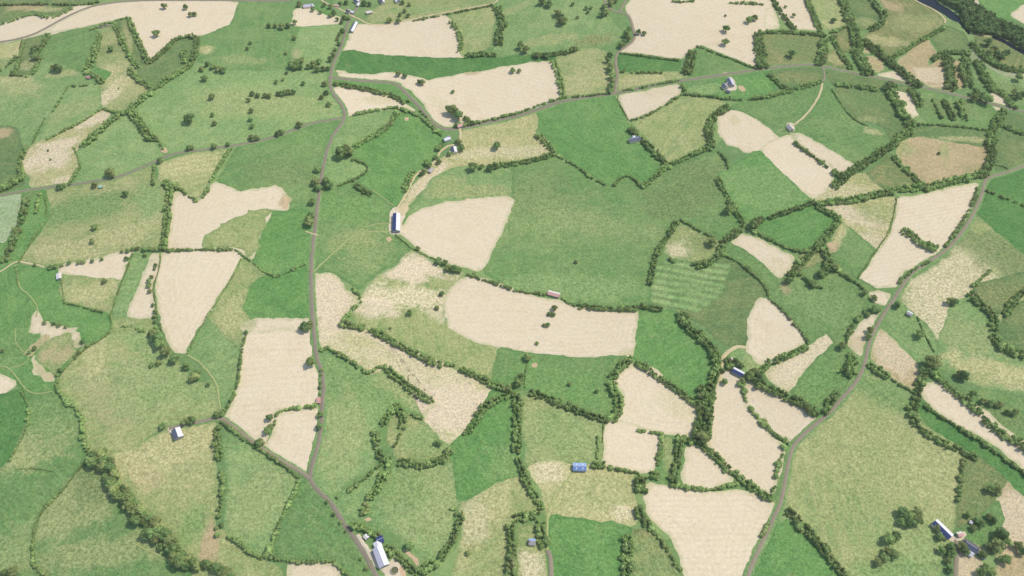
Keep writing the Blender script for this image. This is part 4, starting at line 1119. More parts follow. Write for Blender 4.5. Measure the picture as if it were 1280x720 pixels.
H('hedge east of the narrow grass plot between two stubbles', 10, [(850,553),(847,575),(842,602)], gap=.02)
H('hedge under the small three cornered stubble', 7.5, [(834,606),(855,608),(885,613),(905,608),(922,604)], gap=.02)
H('hedge along the top of the small square stubble', 6, [(798,537),(812,540),(828,541)], gap=.06)
H('long diagonal hedge between three cornered stubble and the long pale field', 9.5, [(845,546),(862,550),(880,558),(900,575),(920,592),(940,610),(966,623)], gap=.01)
H('hedge on the west side of the large lined stubble', 7, [(806,650),(818,663),(832,682),(842,700),(850,712)], gap=.14)
H('clump of dark trees at the west corner of the large lined stubble', 12, [(798,634),(804,648),(812,656)], gap=.03)
H('leafy hedge north of the small grey cottage', 11, [(640,648),(660,643),(676,644)], gap=.02)
H('wide dark hedge west of the small grey cottage', 12, [(637,655),(640,680),(639,722)], gap=.02)
H('dark hedge east of the small grey cottage', 11, [(676,650),(676,668),(681,685)], gap=.03)
H('block hedge between the deep green bottom field and the rough plot', 13, [(786,668),(784,690),(783,724)], gap=.02)
H('hedge winding between the two long pale fields on the east side', 8, [(929,478),(930,495),(940,513),(955,529),(970,543),(986,553)], gap=.04)
H('heavy hedge from the navy roofed shed down to the winding east lane', 12, [(940,470),(952,480),(965,486),(990,498),(1010,508),(1022,520)], gap=.02)
H('hedge above the slanting cream strip', 8, [(1008,433),(995,440),(965,452),(948,464)], gap=.02)
H('thin hedge east of the rounded stubble on the east side', 5.5, [(963,374),(978,386),(992,403),(1005,418),(1011,429)], gap=.04)
H('hedge beside the short stubble patch on the winding east lane', 7, [(1082,388),(1070,400),(1060,420),(1056,432)], gap=.08)
H('grove beside the stony verge of the winding east lane', 14, [(1068,445),(1064,456),(1060,468)], gap=.04)
H('dark scrub hedge down the west side of the winding east lane', 9, [(1048,488),(1040,500),(1030,516)], gap=.05)
H('hedge east of the lane below the tan wedge', 9, [(1085,454),(1098,463),(1112,471)], gap=.03)
H('thin hedge at the foot of the tan wedge', 4, [(1114,472),(1126,481),(1142,490)], gap=.1)
H('winding wooded hedge west of the long eastern stubble strip', 10.5, [(1158,460),(1151,478),(1146,498),(1139,518),(1146,532)], gap=.02)
H('hedge along the top of the very large pale pasture', 8.5, [(1150,536),(1175,550),(1205,565),(1222,572)], gap=.02)
H('hedge above the long eastern stubble strip', 10, [(1166,464),(1182,478),(1195,492),(1215,504)], gap=.02)
H('lower run of hedge above the long eastern stubble strip', 10, [(1216,506),(1232,526),(1248,540),(1290,562)], gap=.03)
H('hedge under the long eastern stubble strip', 7, [(1155,506),(1180,523),(1210,540)], gap=.03)
H('hedge along the dark grass strip at the east edge', 7.5, [(1213,542),(1245,565),(1290,597)], gap=.02)
H('thick hedge in the dark corner at the east edge', 10.5, [(1213,365),(1225,379),(1240,389),(1244,402)], gap=.02)
H('wooded curve of hedge at the east edge', 11, [(1243,404),(1243,420),(1251,432),(1266,440),(1290,443)], gap=.02)
H('hedge joining the thick hedge from the east edge', 8.5, [(1256,392),(1268,375),(1290,358)], gap=.03)
H('short hedge above the thick hedge in the east', 6, [(1238,337),(1226,348),(1216,359)], gap=.04)
H('upright hedge beside the rough plot north of the long farmhouse', 8, [(1205,572),(1203,590),(1200,608),(1198,628)], gap=.05)
H('broad scrub bank beside the deep green corner at the bottom', 11, [(984,636),(1002,654),(1020,674),(1040,700),(1058,722)], gap=.03)
H('roadside bushes on the lowest bend of the winding east lane', 8, [(962,652),(957,662),(951,670)], gap=.1)
H('brownish roadside hedge along the long pale field', 8, [(981,558),(975,580),(970,597),(966,614)], gap=.06)
H('thin field hedge near the east edge below the road fork', 5, [(1233,237),(1250,245),(1268,251),(1290,260)], gap=.12)
H('bushes hiding the west side of the navy roofed shed', 9, [(909,447),(910,455),(914,463)], gap=.04)
H('thin hedge up to the white shed on the dry slope', 2.2, [(1147,396),(1153,412),(1160,425),(1168,440)], gap=.1)
H('roadside fringe of bushes beside the fork of the straight lane', 4.5, [(275,520),(290,500),(297,480),(300,455),(303,432),(309,413)], h=5, gap=.10)
H('neat row of bushes between the two pale fields on the straight lane', 7, [(349,513),(360,511),(372,509),(384,508),(399,506)], gap=.06)
H('short hedge joining the row to the lower pale field', 6, [(347,516),(343,525),(341,536)], gap=.1)
H('low hedge on the field side of the curving road at its western start', 4, [(545,163),(535,148),(525,138)], gap=.1)
H('strip of trees along the dirt drive of the slate houses', 7, [(516,214),(510,226),(505,240)], gap=.05)
H('thin dark hedge line down the east side of the triangular stubble field', 2.6, [(302,323),(291,345),(278,366),(256,400),(234,441)], h=1.8, gap=.06)
H('thin straight hedge line west of the narrow green strip in the west', 2.4, [(166,317),(158,338),(150,358),(139,391)], h=1.8, gap=.06)
H('very thin crooked hedge beneath the sparse upright row', 2.2, [(201,320),(198,340),(191,358),(194,378),(197,400),(202,413)], h=1.6, gap=.08)
H('thin short hedge line under the small white roofed hut', 2.2, [(76,348),(78,360),(80,377)], h=1.6, gap=.06)
H('thin curving hedge line between the yellow triangle and the striped eastern stubble', 2.4, [(1121,248),(1117,270),(1112,290),(1096,312),(1073,347)], h=1.8, gap=.05)
H('thin hedge line between the navy roofed barn and the broken row', 2.6, [(494,293),(504,301),(514,310),(530,318),(545,324)], h=1.8, gap=.06)
H('thin dark hedge line beside the pale verge strip of the bright green square', 2.2, [(771,122),(778,136),(786,150)], h=1.6, gap=.05)
H('thin hedge line from the green field down to the head of the lower hedge', 2.2, [(660,450),(657,462),(656,484)], h=1.6, gap=.08)
H('thin line of hedge above the short hedge of the small square stubble', 2.2, [(754,527),(754,540),(753,552)], h=1.6, gap=.05)
H('thin dark ditch hedge across the upper southwest pasture', 2.0, [(22,586),(34,585),(48,586),(66,589)], h=1.2, gap=.06)
H('thin hedge line on the lower edge of the olive triangle in the west', 2.4, [(137,416),(120,426),(104,438),(88,452),(74,470)], h=1.8, gap=.1)
H('thin straight hedge on the east edge of the deep green strip corner', 2.2, [(1233,205),(1248,206),(1262,211)], h=1.6, gap=.08)
H('short hedge on the south side of the tiny enclosed eastern field', 7, [(1000,341),(1010,350),(1020,357),(1028,360)], gap=.04)
H('dark hedge on the west side of the tiny enclosed eastern field', 8, [(1004,326),(996,334),(988,345)], gap=.04)

# ================================================================== DATA: SINGLE TREES
g = 'trees scattered over the top west stubble'
T('lone round tree in the middle of the top west stubble field', 6.5, [(195,42)])
T('small tree nearest the top edge in the top west stubble field', 4.5, [(205,8)])
T('pale small tree above a darker one in the top west stubble field', 4, [(232,9)])
T('dark tree below the pale small one in the top west stubble field', 5, [(243,17),(238,18)], 'dark pair in the top west stubble')
T('lone tree in the dry valley field west of the stubble spike', 4, [(138,61)])
T('tiny bush on the tan floor of the dry valley field', 2, [(148,110)])
T('dark tree on the lower edge of the square green field near the ruin', 6, [(67,85),(73,85)], 'trees under the square green field')
T('tree standing among the small dull bushy fields of the top west', 5, [(43,71),(46,60),(42,63),(16,90)], 'trees in the small bushy fields')
T('tree in the ragged row at the top of the wide pale pasture', 5, [(252,86),(259,80),(266,82),(273,86),(279,88),(256,97)], 'ragged row above the wide pale pasture')
T('lone tree north of centre in the wide pale pasture', 5, [(265,121)])
T('biggest round tree in the wide pale pasture', 7.5, [(236,148)])
T('small tree beside the slanting line of the wide pale pasture', 4.2, [(266,143),(268,154)], 'two trees in line in the wide pale pasture')
T('tree of the upright scattered row in the wide pale pasture', 4, [(315,117),(311,125),(314,138),(313,149),(315,157),(314,171)], 'upright row in the wide pale pasture')
T('tree of the level dark row across the wide pale pasture', 4.6, [(322,119),(331,119),(337,120),(347,117),(354,116),(361,115),(367,115)], 'level dark row in the wide pale pasture')
T('scattered small tree near the top of the wide pale pasture', 3, [(345,102),(354,99),(379,104),(358,91)], 'scattered small trees in the wide pale pasture')
T('tree close to the straight lane at the edge of the wide pale pasture', 5, [(402,121),(408,115),(411,130),(406,104)], 'trees beside the lane on the wide pale pasture')
T('tree in the cluster between the upper green field and the wide pale pasture', 5, [(364,82),(370,76),(377,75),(376,84),(385,83),(392,80),(398,77),(397,86),(404,86),(410,85),(370,83)], 'cluster above the wide pale pasture')
T('small tree standing alone in the upper green field near the stubble', 3.5, [(368,47),(313,53),(309,60),(357,66)], 'small trees in the upper green field')
T('tree of the short row along the edge of the small top stubble', 4.5, [(336,32),(344,32),(352,33),(360,32),(369,28)], 'short row beside the small top stubble')
T('tree around the garden plots at the top lane crossing', 4, [(374,5),(391,12),(400,15),(412,19),(417,16),(422,24),(430,21),(427,27),(436,22),(405,6),(425,4),(433,2),(413,8),(455,4),(500,18),(506,13),(510,19),(498,26),(487,25),(462,5),(503,3),(512,5)], 'trees round the top hamlet')
T('tree of the dense row along the west side of the straight lane near the top', 4, [(428,38),(424,43),(422,48),(424,54),(419,61),(417,68),(413,74)], 'row beside the straight lane near the top')
T('small tree beside the slanting west lane under the wide pale pasture', 4.5, [(315,173),(321,172),(347,167),(352,165),(374,156),(285,180),(268,183),(240,184),(236,185),(200,200)], 'trees along the slanting west lane')
T('wide dark tree just above the slanting west lane', 8, [(138,215)])
T('tree beside the slanting lane where it leaves the western stream', 5, [(75,233),(80,231),(118,231)], 'trees on the western end of the slanting lane')
T('lone dark tree in the upper part of the mottled west pasture', 5.5, [(157,242)])
T('small tree in the middle of the mottled west pasture', 4, [(118,284)])
T('ringed tree in the lower part of the mottled west pasture', 5, [(115,301)])
T('tree on the small dry western slope', 2, [(60,188),(63,199)], 'specks on the dry western slope')
T('small tree of the beaded row below the mottled west pasture', 3.6, [(43,331),(62,334),(69,333),(77,331),(86,328),(98,328),(104,327),(115,326),(127,324),(152,314),(159,313),(166,311),(172,310),(180,312),(187,311),(193,312)], 'beaded row below the mottled west pasture')
T('tree on the stubble under the beaded row', 4, [(158,323),(181,318),(130,351)], 'trees on the west stubble')
T('tree of the sparse upright row beside the triangular stubble', 3.4, [(194,331),(193,335.5),(189,346),(186,351),(186,357),(187,364),(191,381),(194,389),(193,395),(193,402),(194,409)], 'sparse row beside the triangular stubble')
T('large dark tree in the knot at the foot of the sparse upright row', 7, [(190,416),(197,422,9),(200,430),(207,440),(218,448),(233,457),(243,470,8),(246,466)], 'big trees west of the triangular stubble')
T('lone pair of dark trees west of the big knot of trees', 5, [(189,456),(198,453)], 'pair west of the big trees')
T('small tree below the curved pale track in the west', 4, [(260,480)])
T('tree beside the lane to the white barn', 6, [(203,532),(233,526),(240,525),(270,518)], 'trees beside the white barn lane')
T('small tree on the edge of the sandy patch in the western pastures', 3.4, [(55,403),(67,404),(73,406),(82,408),(103,427),(109,432),(98,440),(43,435),(36,440),(3,438),(75,462),(70,469),(94,446)], 'small trees round the sandy patches')
belt('tree in the thick belt descending through the southwest pastures', 7.5, [(115,572),(135,573),(134,590),(142,606),(156,622),(170,640),(185,655),(200,672),(215,686),(228,700),(238,710)], 13, 'thick southwest tree belt')
belt('tree in the trailing end of the belt on the bottom edge', 6.5, [(246,706),(262,704),(274,711),(290,722)], 6, 'trailing end of the southwest belt')
T('dark tree in the bottom west corner', 8, [(6,716),(16,714),(24,722)], 'trees in the bottom west corner')
T('lone tree at the lower end of the row of round bushes', 6, [(271,668)])
T('tree at the gap below the row of round bushes', 4, [(270,660),(277,656)], 'trees at the pasture gap')
T('big dark tree on the lane edge of the long pale field', 8, [(389,453)])
T('tree beside the straight lane next to the cut strip', 6.5, [(386,407),(380,409)], 'trees by the cut strip')
T('small brown tree on the lane verge of the long pale field', 3, [(401,468),(401,478),(400,484),(400,492),(402,462)], 'small verge trees of the long pale field')
T('tree at the corner between the two pale lane fields', 6, [(337,522),(334,538),(338,534)], 'trees at the corner of the pale lane fields')
T('bushy tree on the lane edge of the lower pale field', 5.5, [(399,533),(400,518),(326,552),(323,554)], 'trees on the edge of the lower pale field')
T('tree on the west verge of the straight lane above the junction track', 6.5, [(397,211),(394,227),(397,234),(390,252),(386,277),(388,270)], 'verge trees on the straight lane')
T('big dark tree at the end of the kidney shaped light field', 9, [(427,190),(433,188)], 'dark pair at the kidney shaped field')
T('dark tree east of the straight lane below the kidney shaped field', 7, [(410,230),(407,226)], 'dark pair beside the lane')
T('lone dark tree in the big stubble field east of the turning road', 9, [(568,139),(573,144),(565,137)], 'clump near the pink farm shed')
T('small dark tree on the top edge of the big turning road stubble', 4.5, [(498,92),(506,94),(524,102),(528,103)], 'trees on the top edge of the big stubble')
T('lone small tree in the middle of the big stubble field', 4, [(566,114)])
T('lone flat tree near the east end of the big stubble field', 4.5, [(641,88),(649,88)], 'pair near the east end of the big stubble')
T('lone dark tree in the yellow meadow', 7, [(621,182)])
T('round tree in the row at the foot of the yellow meadow', 6.5, [(591,209),(602,208,4),(613,209),(619,206)], 'round trees at the foot of the yellow meadow')
T('tree by the pink farm shed on the turning road', 4.5, [(585,150),(590,153),(570,157),(582,147)], 'trees by the pink shed')
T('garden tree around the slate roofed houses', 4.8, [(552,181),(548,184),(574,178),(577,185),(562,192),(549,202),(536,206),(545,196),(530,214),(527,217),(533,203),(572,176)], 'trees around the slate roofed houses')
T('tree on the rim of the largest stubble near the lane', 5, [(786,36),(783,42),(786,48),(780,52),(776,56),(757,15),(752,18),(756,8),(763,3),(770,-2)], 'trees along the lane beside the largest stubble')
T('flat tree near the west side of the largest stubble', 4.5, [(798,40),(805,41)], 'flat trees in the largest stubble')
T('tiny bush in the upper part of the largest stubble', 2.5, [(907,19)])
T('pair of grown together trees in the northeast of the largest stubble', 5, [(936,25),(943,22)], 'grown together pair in the largest stubble')
T('upper one of two round trees in the largest stubble', 5, [(908,36)])
T('lower rounder one of two trees in the largest stubble', 5.5, [(907,52)])
T('dark tree in the clump of the top middle pasture', 6, [(697,16),(701,20),(704,24),(702,27),(686,4),(678,1)], 'dark clump of the top middle pasture')
T('small dark bush in the top middle pasture', 3, [(722,21),(735,15),(739,9),(716,5),(733,10)], 'small bushes of the top middle pasture')
T('lone dark tree at the west foot of the top middle pasture', 5.5, [(651,57),(657,62)], 'pair at the foot of the top middle pasture')
T('tree in the row along the west side of the short top lane', 5, [(763,68),(760,75),(763,82),(762,88),(765,95),(765,103),(764,108),(763,113)], 'row along the short top lane')
T('tree on the foot of the top middle pasture above the green strip', 5, [(672,68),(683,69),(708,64),(716,61)], 'trees above the green strip end')
T('lone dark tree in the dull field under the twin stubble strips', 6, [(990,67)])
T('small tree in the eastern twin stubble strip', 3, [(982,8),(992,19)], 'small trees in the twin stubble strips')
T('lone round tree in the olive field east of the twin strips', 4.5, [(1042,25)])
T('dark tree on the rough ground by the river bend', 6, [(1235,52),(1238,66),(1246,66),(1252,70),(1243,61),(1257,67),(1274,97),(1268,116),(1272,120),(1278,118)], 'trees on the rough river ground')
T('tree closing the copse south of the curving road in the far east', 7, [(1112,107),(1118,110),(1220,115),(1218,122),(1228,120),(1235,124)], 'trees south of the eastern road')
T('lone bush in the wide mottled pasture', 3.5, [(720,327)])
T('small tree in the middle of the tan eastern field', 2.5, [(1174,191)])
T('tree in the eastern hedge corner of the wide mottled pasture', 7, [(911,262),(946,277),(951,274),(942,280),(890,302)], 'trees in the corner of the mottled pasture')
T('dark tree in the small eastern fields', 6, [(986,350),(1016,354),(1044,334),(1026,342)], 'trees of the small eastern fields')
T('lone lower tree of three in the mown olive meadow', 5, [(512,391)])
T('middle tree of three on the edge of the mown olive meadow', 4.6, [(546,384)])
T('upper tree of three on the edge of the mown olive meadow', 5, [(552,367)])
T('tiny bush above the thick diagonal hedge', 2.2, [(488,410)])
T('tree in the broken row between the two central pale fields', 5, [(522,310,4),(548,326),(556,328),(561,335),(568,336),(574,337)], 'broken row between the central pale fields')
T('upper bush in the banana shaped stubble', 4.2, [(693,385)])
T('wide double tree in the banana shaped stubble', 4.5, [(687,392),(692,393)], 'double tree in the banana stubble')
T('brown and green bush below the double tree in the banana stubble', 4, [(681,406),(685,406)], 'bushes under the double tree')
T('lowest small bush in the banana shaped stubble', 3.4, [(671,429)])
T('dark tree at the foot of the banana stubble above the olive field', 6.5, [(659,447),(651,471),(648,478)], 'trees on the head of the lower hedge')
T('small bush in the green field below the banana stubble', 4, [(712,480)])
T('brownish bush east in the green field below the banana stubble', 3.5, [(746,489)])
T('tree round the navy roofed shed', 4.8, [(927,457),(925,454),(906,477),(925,480),(929,476),(920,450),(903,463)], 'trees round the navy roofed shed')
T('big leafy tree east of the navy roofed shed', 9, [(943,465),(948,472),(938,470)], 'big trees east of the navy roofed shed')
T('lone dark tree on the eastern slope above the light pasture', 6.5, [(1188,376),(1193,377)], 'dark pair on the eastern slope')
T('lone bushy tree below the white shed in the east', 7, [(1150,417)])
T('largest dark tree at the meeting of the eastern hedges', 11, [(1166,452)])
T('dark tree under the largest tree in the east', 7, [(1153,463),(1159,460)], 'trees under the largest eastern tree')
T('flat topped lone tree in the light eastern pasture', 7, [(1199,468),(1205,469)], 'flat topped pair in the light eastern pasture')
T('round tree in the pale nook by the eastern hedge', 6, [(1216,492)])
T('tree of the loose cluster near the east edge', 4.5, [(1229,501),(1238,504),(1246,507),(1250,505),(1259,515),(1266,517),(1270,515)], 'loose cluster near the east edge')
T('tree on the bends of the winding east lane', 5, [(1122,381),(1098,388),(1093,372),(1085,393),(1081,366),(1052,432),(1092,386),(1085,420),(1088,412)], 'trees on the bends of the winding east lane')
T('lone tree beside the red earth patch near the white farm', 5.5, [(510,683),(514,681)], 'pair beside the red earth patch')
T('small lone bush in the pale bottom meadow', 4, [(585,691)])
T('tree at the narrow tip of the cream meadow stubble', 4.8, [(546,553),(549,555)], 'pair at the stubble tip')
T('large dark tree on the end of the broad wood strip', 10, [(879,547)])
T('small bush on the lane verge near the white farm', 3, [(409,627),(417,643),(426,653),(432,664),(451,698),(458,710)], 'verge bushes near the white farm')
T('dark tree grown around the pond hollow in the big pale pasture', 8, [(1128,640),(1137,645),(1146,641),(1138,652),(1128,652),(1146,650),(1120,670),(1112,673),(1110,690),(1117,692),(1106,698,6),(1098,703,6)], 'dark trees in the big pale pasture')
T('farmyard tree beside the drive of the long farmhouse', 6.5, [(1188,684),(1190,693),(1185,701),(1187,712),(1178,688),(1203,683),(1207,688),(1176,671),(1172,660)], 'trees beside the farm drive')
T('tree in the orchard east of the long farmhouse', 6, [(1222,650),(1228,655),(1237,645),(1243,650),(1236,682),(1242,685),(1228,693),(1232,708),(1240,715),(1226,716),(1210,643),(1217,660)], 'orchard trees of the long farmhouse')
T('large dark tree in the stubble east of the long farmhouse', 9, [(1253,668),(1257,676),(1248,680)], 'large dark trees in the eastern stubble')
T('lone low tree in the stubble at the bottom east corner', 6.5, [(1252,699),(1258,700)], 'low pair at the bottom east corner')
T('tree on the eastern edge near the bottom corner', 7, [(1272,682),(1278,690)], 'pair on the eastern edge')
T('round tree above the orchard at the edge of the rough plot', 7, [(1238,611),(1246,610)], 'pair above the orchard')

# ================================================================== MATERIALS
M = {}
BARK = plain_mat('bark', (112, 96, 80), .2, 4.0)
LEAF = [leaf_mat('leaves_tree', (116, 142, 86), (164, 186, 114)), leaf_mat('leaves_olive', (126, 142, 88), (172, 182, 116)), leaf_mat('leaves_dark', (102, 130, 82), (146, 172, 106))]
HEDGE_LEAF = leaf_mat('leaves_hedge', (122, 150, 90), (176, 196, 122), (180, 164, 122))
M['road'] = plain_mat('worn_tarmac', (146, 135, 117), .10, 0.6)
M['lane'] = plain_mat('lane_surface', (154, 142, 120), .12, 0.6)
M['track'] = plain_mat('dirt_track', (212, 194, 150), .14, 0.5)
M['gravel'] = plain_mat('pale_gravel', (222, 206, 178), .12, 0.7)
M['verge'] = field_mat('GL')
M['earth'] = plain_mat('red_earth', (212, 182, 146), .14, 0.4)
M['pinkearth'] = plain_mat('pink_earth', (206, 180, 140), .14, 0.4)
M['grasstrack'] = plain_mat('worn_grass', (168, 176, 114), .14, 0.4)
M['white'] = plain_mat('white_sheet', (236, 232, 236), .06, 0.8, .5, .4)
M['cream'] = plain_mat('cream_render', (226, 216, 200), .08, 1.2)
M['lavender'] = plain_mat('lavender_or_shade_sheet', (206, 200, 214), .08, 0.8, .5, .4)  # also stands for the shaded slope of a white roof
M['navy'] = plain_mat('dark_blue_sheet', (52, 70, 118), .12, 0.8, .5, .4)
M['slate'] = plain_mat('slate', (96, 104, 124), .16, 1.2, .6, .3)
M['blue'] = plain_mat('blue_sheet', (112, 142, 192), .10, 0.8, .5, .4)
M['paleblue'] = plain_mat('pale_blue_sheet', (160, 184, 222), .10, 0.8, .5, .4)
M['grey'] = plain_mat('fibre_cement', (176, 170, 168), .12, 0.9)
M['darkgrey'] = plain_mat('old_slate', (104, 100, 106), .16, 1.0)
M['pink'] = plain_mat('faded_red_sheet', (222, 170, 160), .10, 0.8)
M['red'] = plain_mat('clay_tile', (204, 146, 134), .14, 0.9)
M['brown'] = plain_mat('rusty_sheet', (150, 112, 104), .16, 0.8)
M['sheet'] = plain_mat('wall_sheet', (168, 168, 162), .10, 1.0)
M['stone'] = plain_mat('field_stone', (188, 176, 160), .18, 1.8)
M['brick'] = plain_mat('chimney_brick', (168, 110, 90), .15, 2.0)
M['ridge'] = plain_mat('ridge_cap', (206, 202, 204), .08, 1.0)
M['dark_metal'] = plain_mat('dark_door', (84, 88, 96), .1, 1.0)
M['frame'] = plain_mat('window_frame', (230, 228, 222), .04, 1.0)
M['skylight'] = plain_mat('skylight_sheet', (214, 220, 224), .04, 1.0, .3, .5)
M['green_sheet'] = plain_mat('green_sheet', (168, 206, 178), .08, 1.0, .5)
M['glass'] = plain_mat('glass', (54, 62, 74), .1, 1.0, .1, .6)
M['dung'] = plain_mat('slurry', (112, 112, 82), .2, .8)
M['concrete'] = plain_mat('concrete', (204, 194, 178), .12, .8)


def water_mat():
    t = NT('river_water')
    t.bsdf.inputs['Base Color'].default_value = rgb((22, 38, 52))
    t.bsdf.inputs['Roughness'].default_value = 0.2
    t.bsdf.inputs['Specular IOR Level'].default_value = 0.12
    geo = t.n('ShaderNodeNewGeometry')
    b = t.n('ShaderNodeBump'); b.inputs['Strength'].default_value = 0.12
    t.l(t.noise(geo.outputs['Position'], 0.6, 3, .6), b.inputs['Height'])
    t.l(b.outputs[0], t.bsdf.inputs['Normal'])
    return t.m


# ================================================================== GROUND SHEET
def build_ground():
    def axis(lo, hi, far):
        a = list(np.arange(lo, hi + 1, GRID))
        d, x, up = GRID, hi, []
        while x < far:
            d *= 1.22; x += d; up.append(x)
        d, x, dn = GRID, lo, []
        while x > -far:
            d *= 1.22; x -= d; dn.append(x)
        return np.array(dn[::-1] + a + up)
    xs, ys = axis(-1050, 1050, 7000), axis(160, 1400, 7000)
    X, Y = np.meshgrid(xs, ys)
    V = np.column_stack([X.ravel(), Y.ravel(), ground(X, Y).ravel()])
    nx, ny = len(xs), len(ys)
    i, j = np.meshgrid(np.arange(nx - 1), np.arange(ny - 1))
    k = (j * nx + i).ravel()
    me = mesh_from('ground', V, np.stack([k, k + 1, k + nx + 1, k + nx], 1))
    # patchwork of neighbouring farmland beyond the fields that are mapped one by one
    t = NT('farmland')
    geo = t.n('ShaderNodeNewGeometry'); pos = geo.outputs['Position']
    vor = t.n('ShaderNodeTexVoronoi'); vor.inputs['Scale'].default_value = 0.009
    t.l(t.vmath('ADD', pos, t.scale(t.n('ShaderNodeTexNoise').outputs[1], 0.0)), vor.inputs['Vector'])
    sep = t.n('ShaderNodeSeparateColor'); t.l(vor.outputs['Color'], sep.inputs[0])
    c = t.mix(t.ramp(sep.outputs[0], 0.3, 0.5), rgb((118, 150, 88)), rgb((140, 164, 102)))
    c = t.mix(t.ramp(sep.outputs[1], 0.6, 0.66), c, rgb((114, 146, 90)))
    dist = t.vmath('DISTANCE', pos, (0, 700, 0))
    far = t.ramp(dist, 820, 900)
    c = t.mix(t.math('MULTIPLY', far, t.ramp(sep.outputs[2], 0.74, 0.75)), c, rgb(TINTS['S'][0]))
    c = t.mix(t.math('MULTIPLY', t.ramp(t.noise(pos, 0.055, 5, 0.68, 0.3), 0.42, 0.68), 0.6), c, rgb((108, 144, 86)))
    c = t.mix(t.math('MULTIPLY', t.ramp(t.noise(pos, 0.25, 4, 0.8, 0.3), 0.50, 0.68), 0.6), c, rgb((166, 178, 120)))
    f = t.noise(pos, 0.05, 5, .7); g_ = t.noise(pos, 0.35, 4, .7)
    c = t.scale(c, t.math('ADD', t.ramp(f, .3, .7, .9, 1.08, False), t.ramp(g_, .25, .75, -.14, .14, False)))
    o = link('ground', me, t.color(c))
    tag(o, 'rolling farmland ground reaching to the horizon', 'ground', None, 'structure')


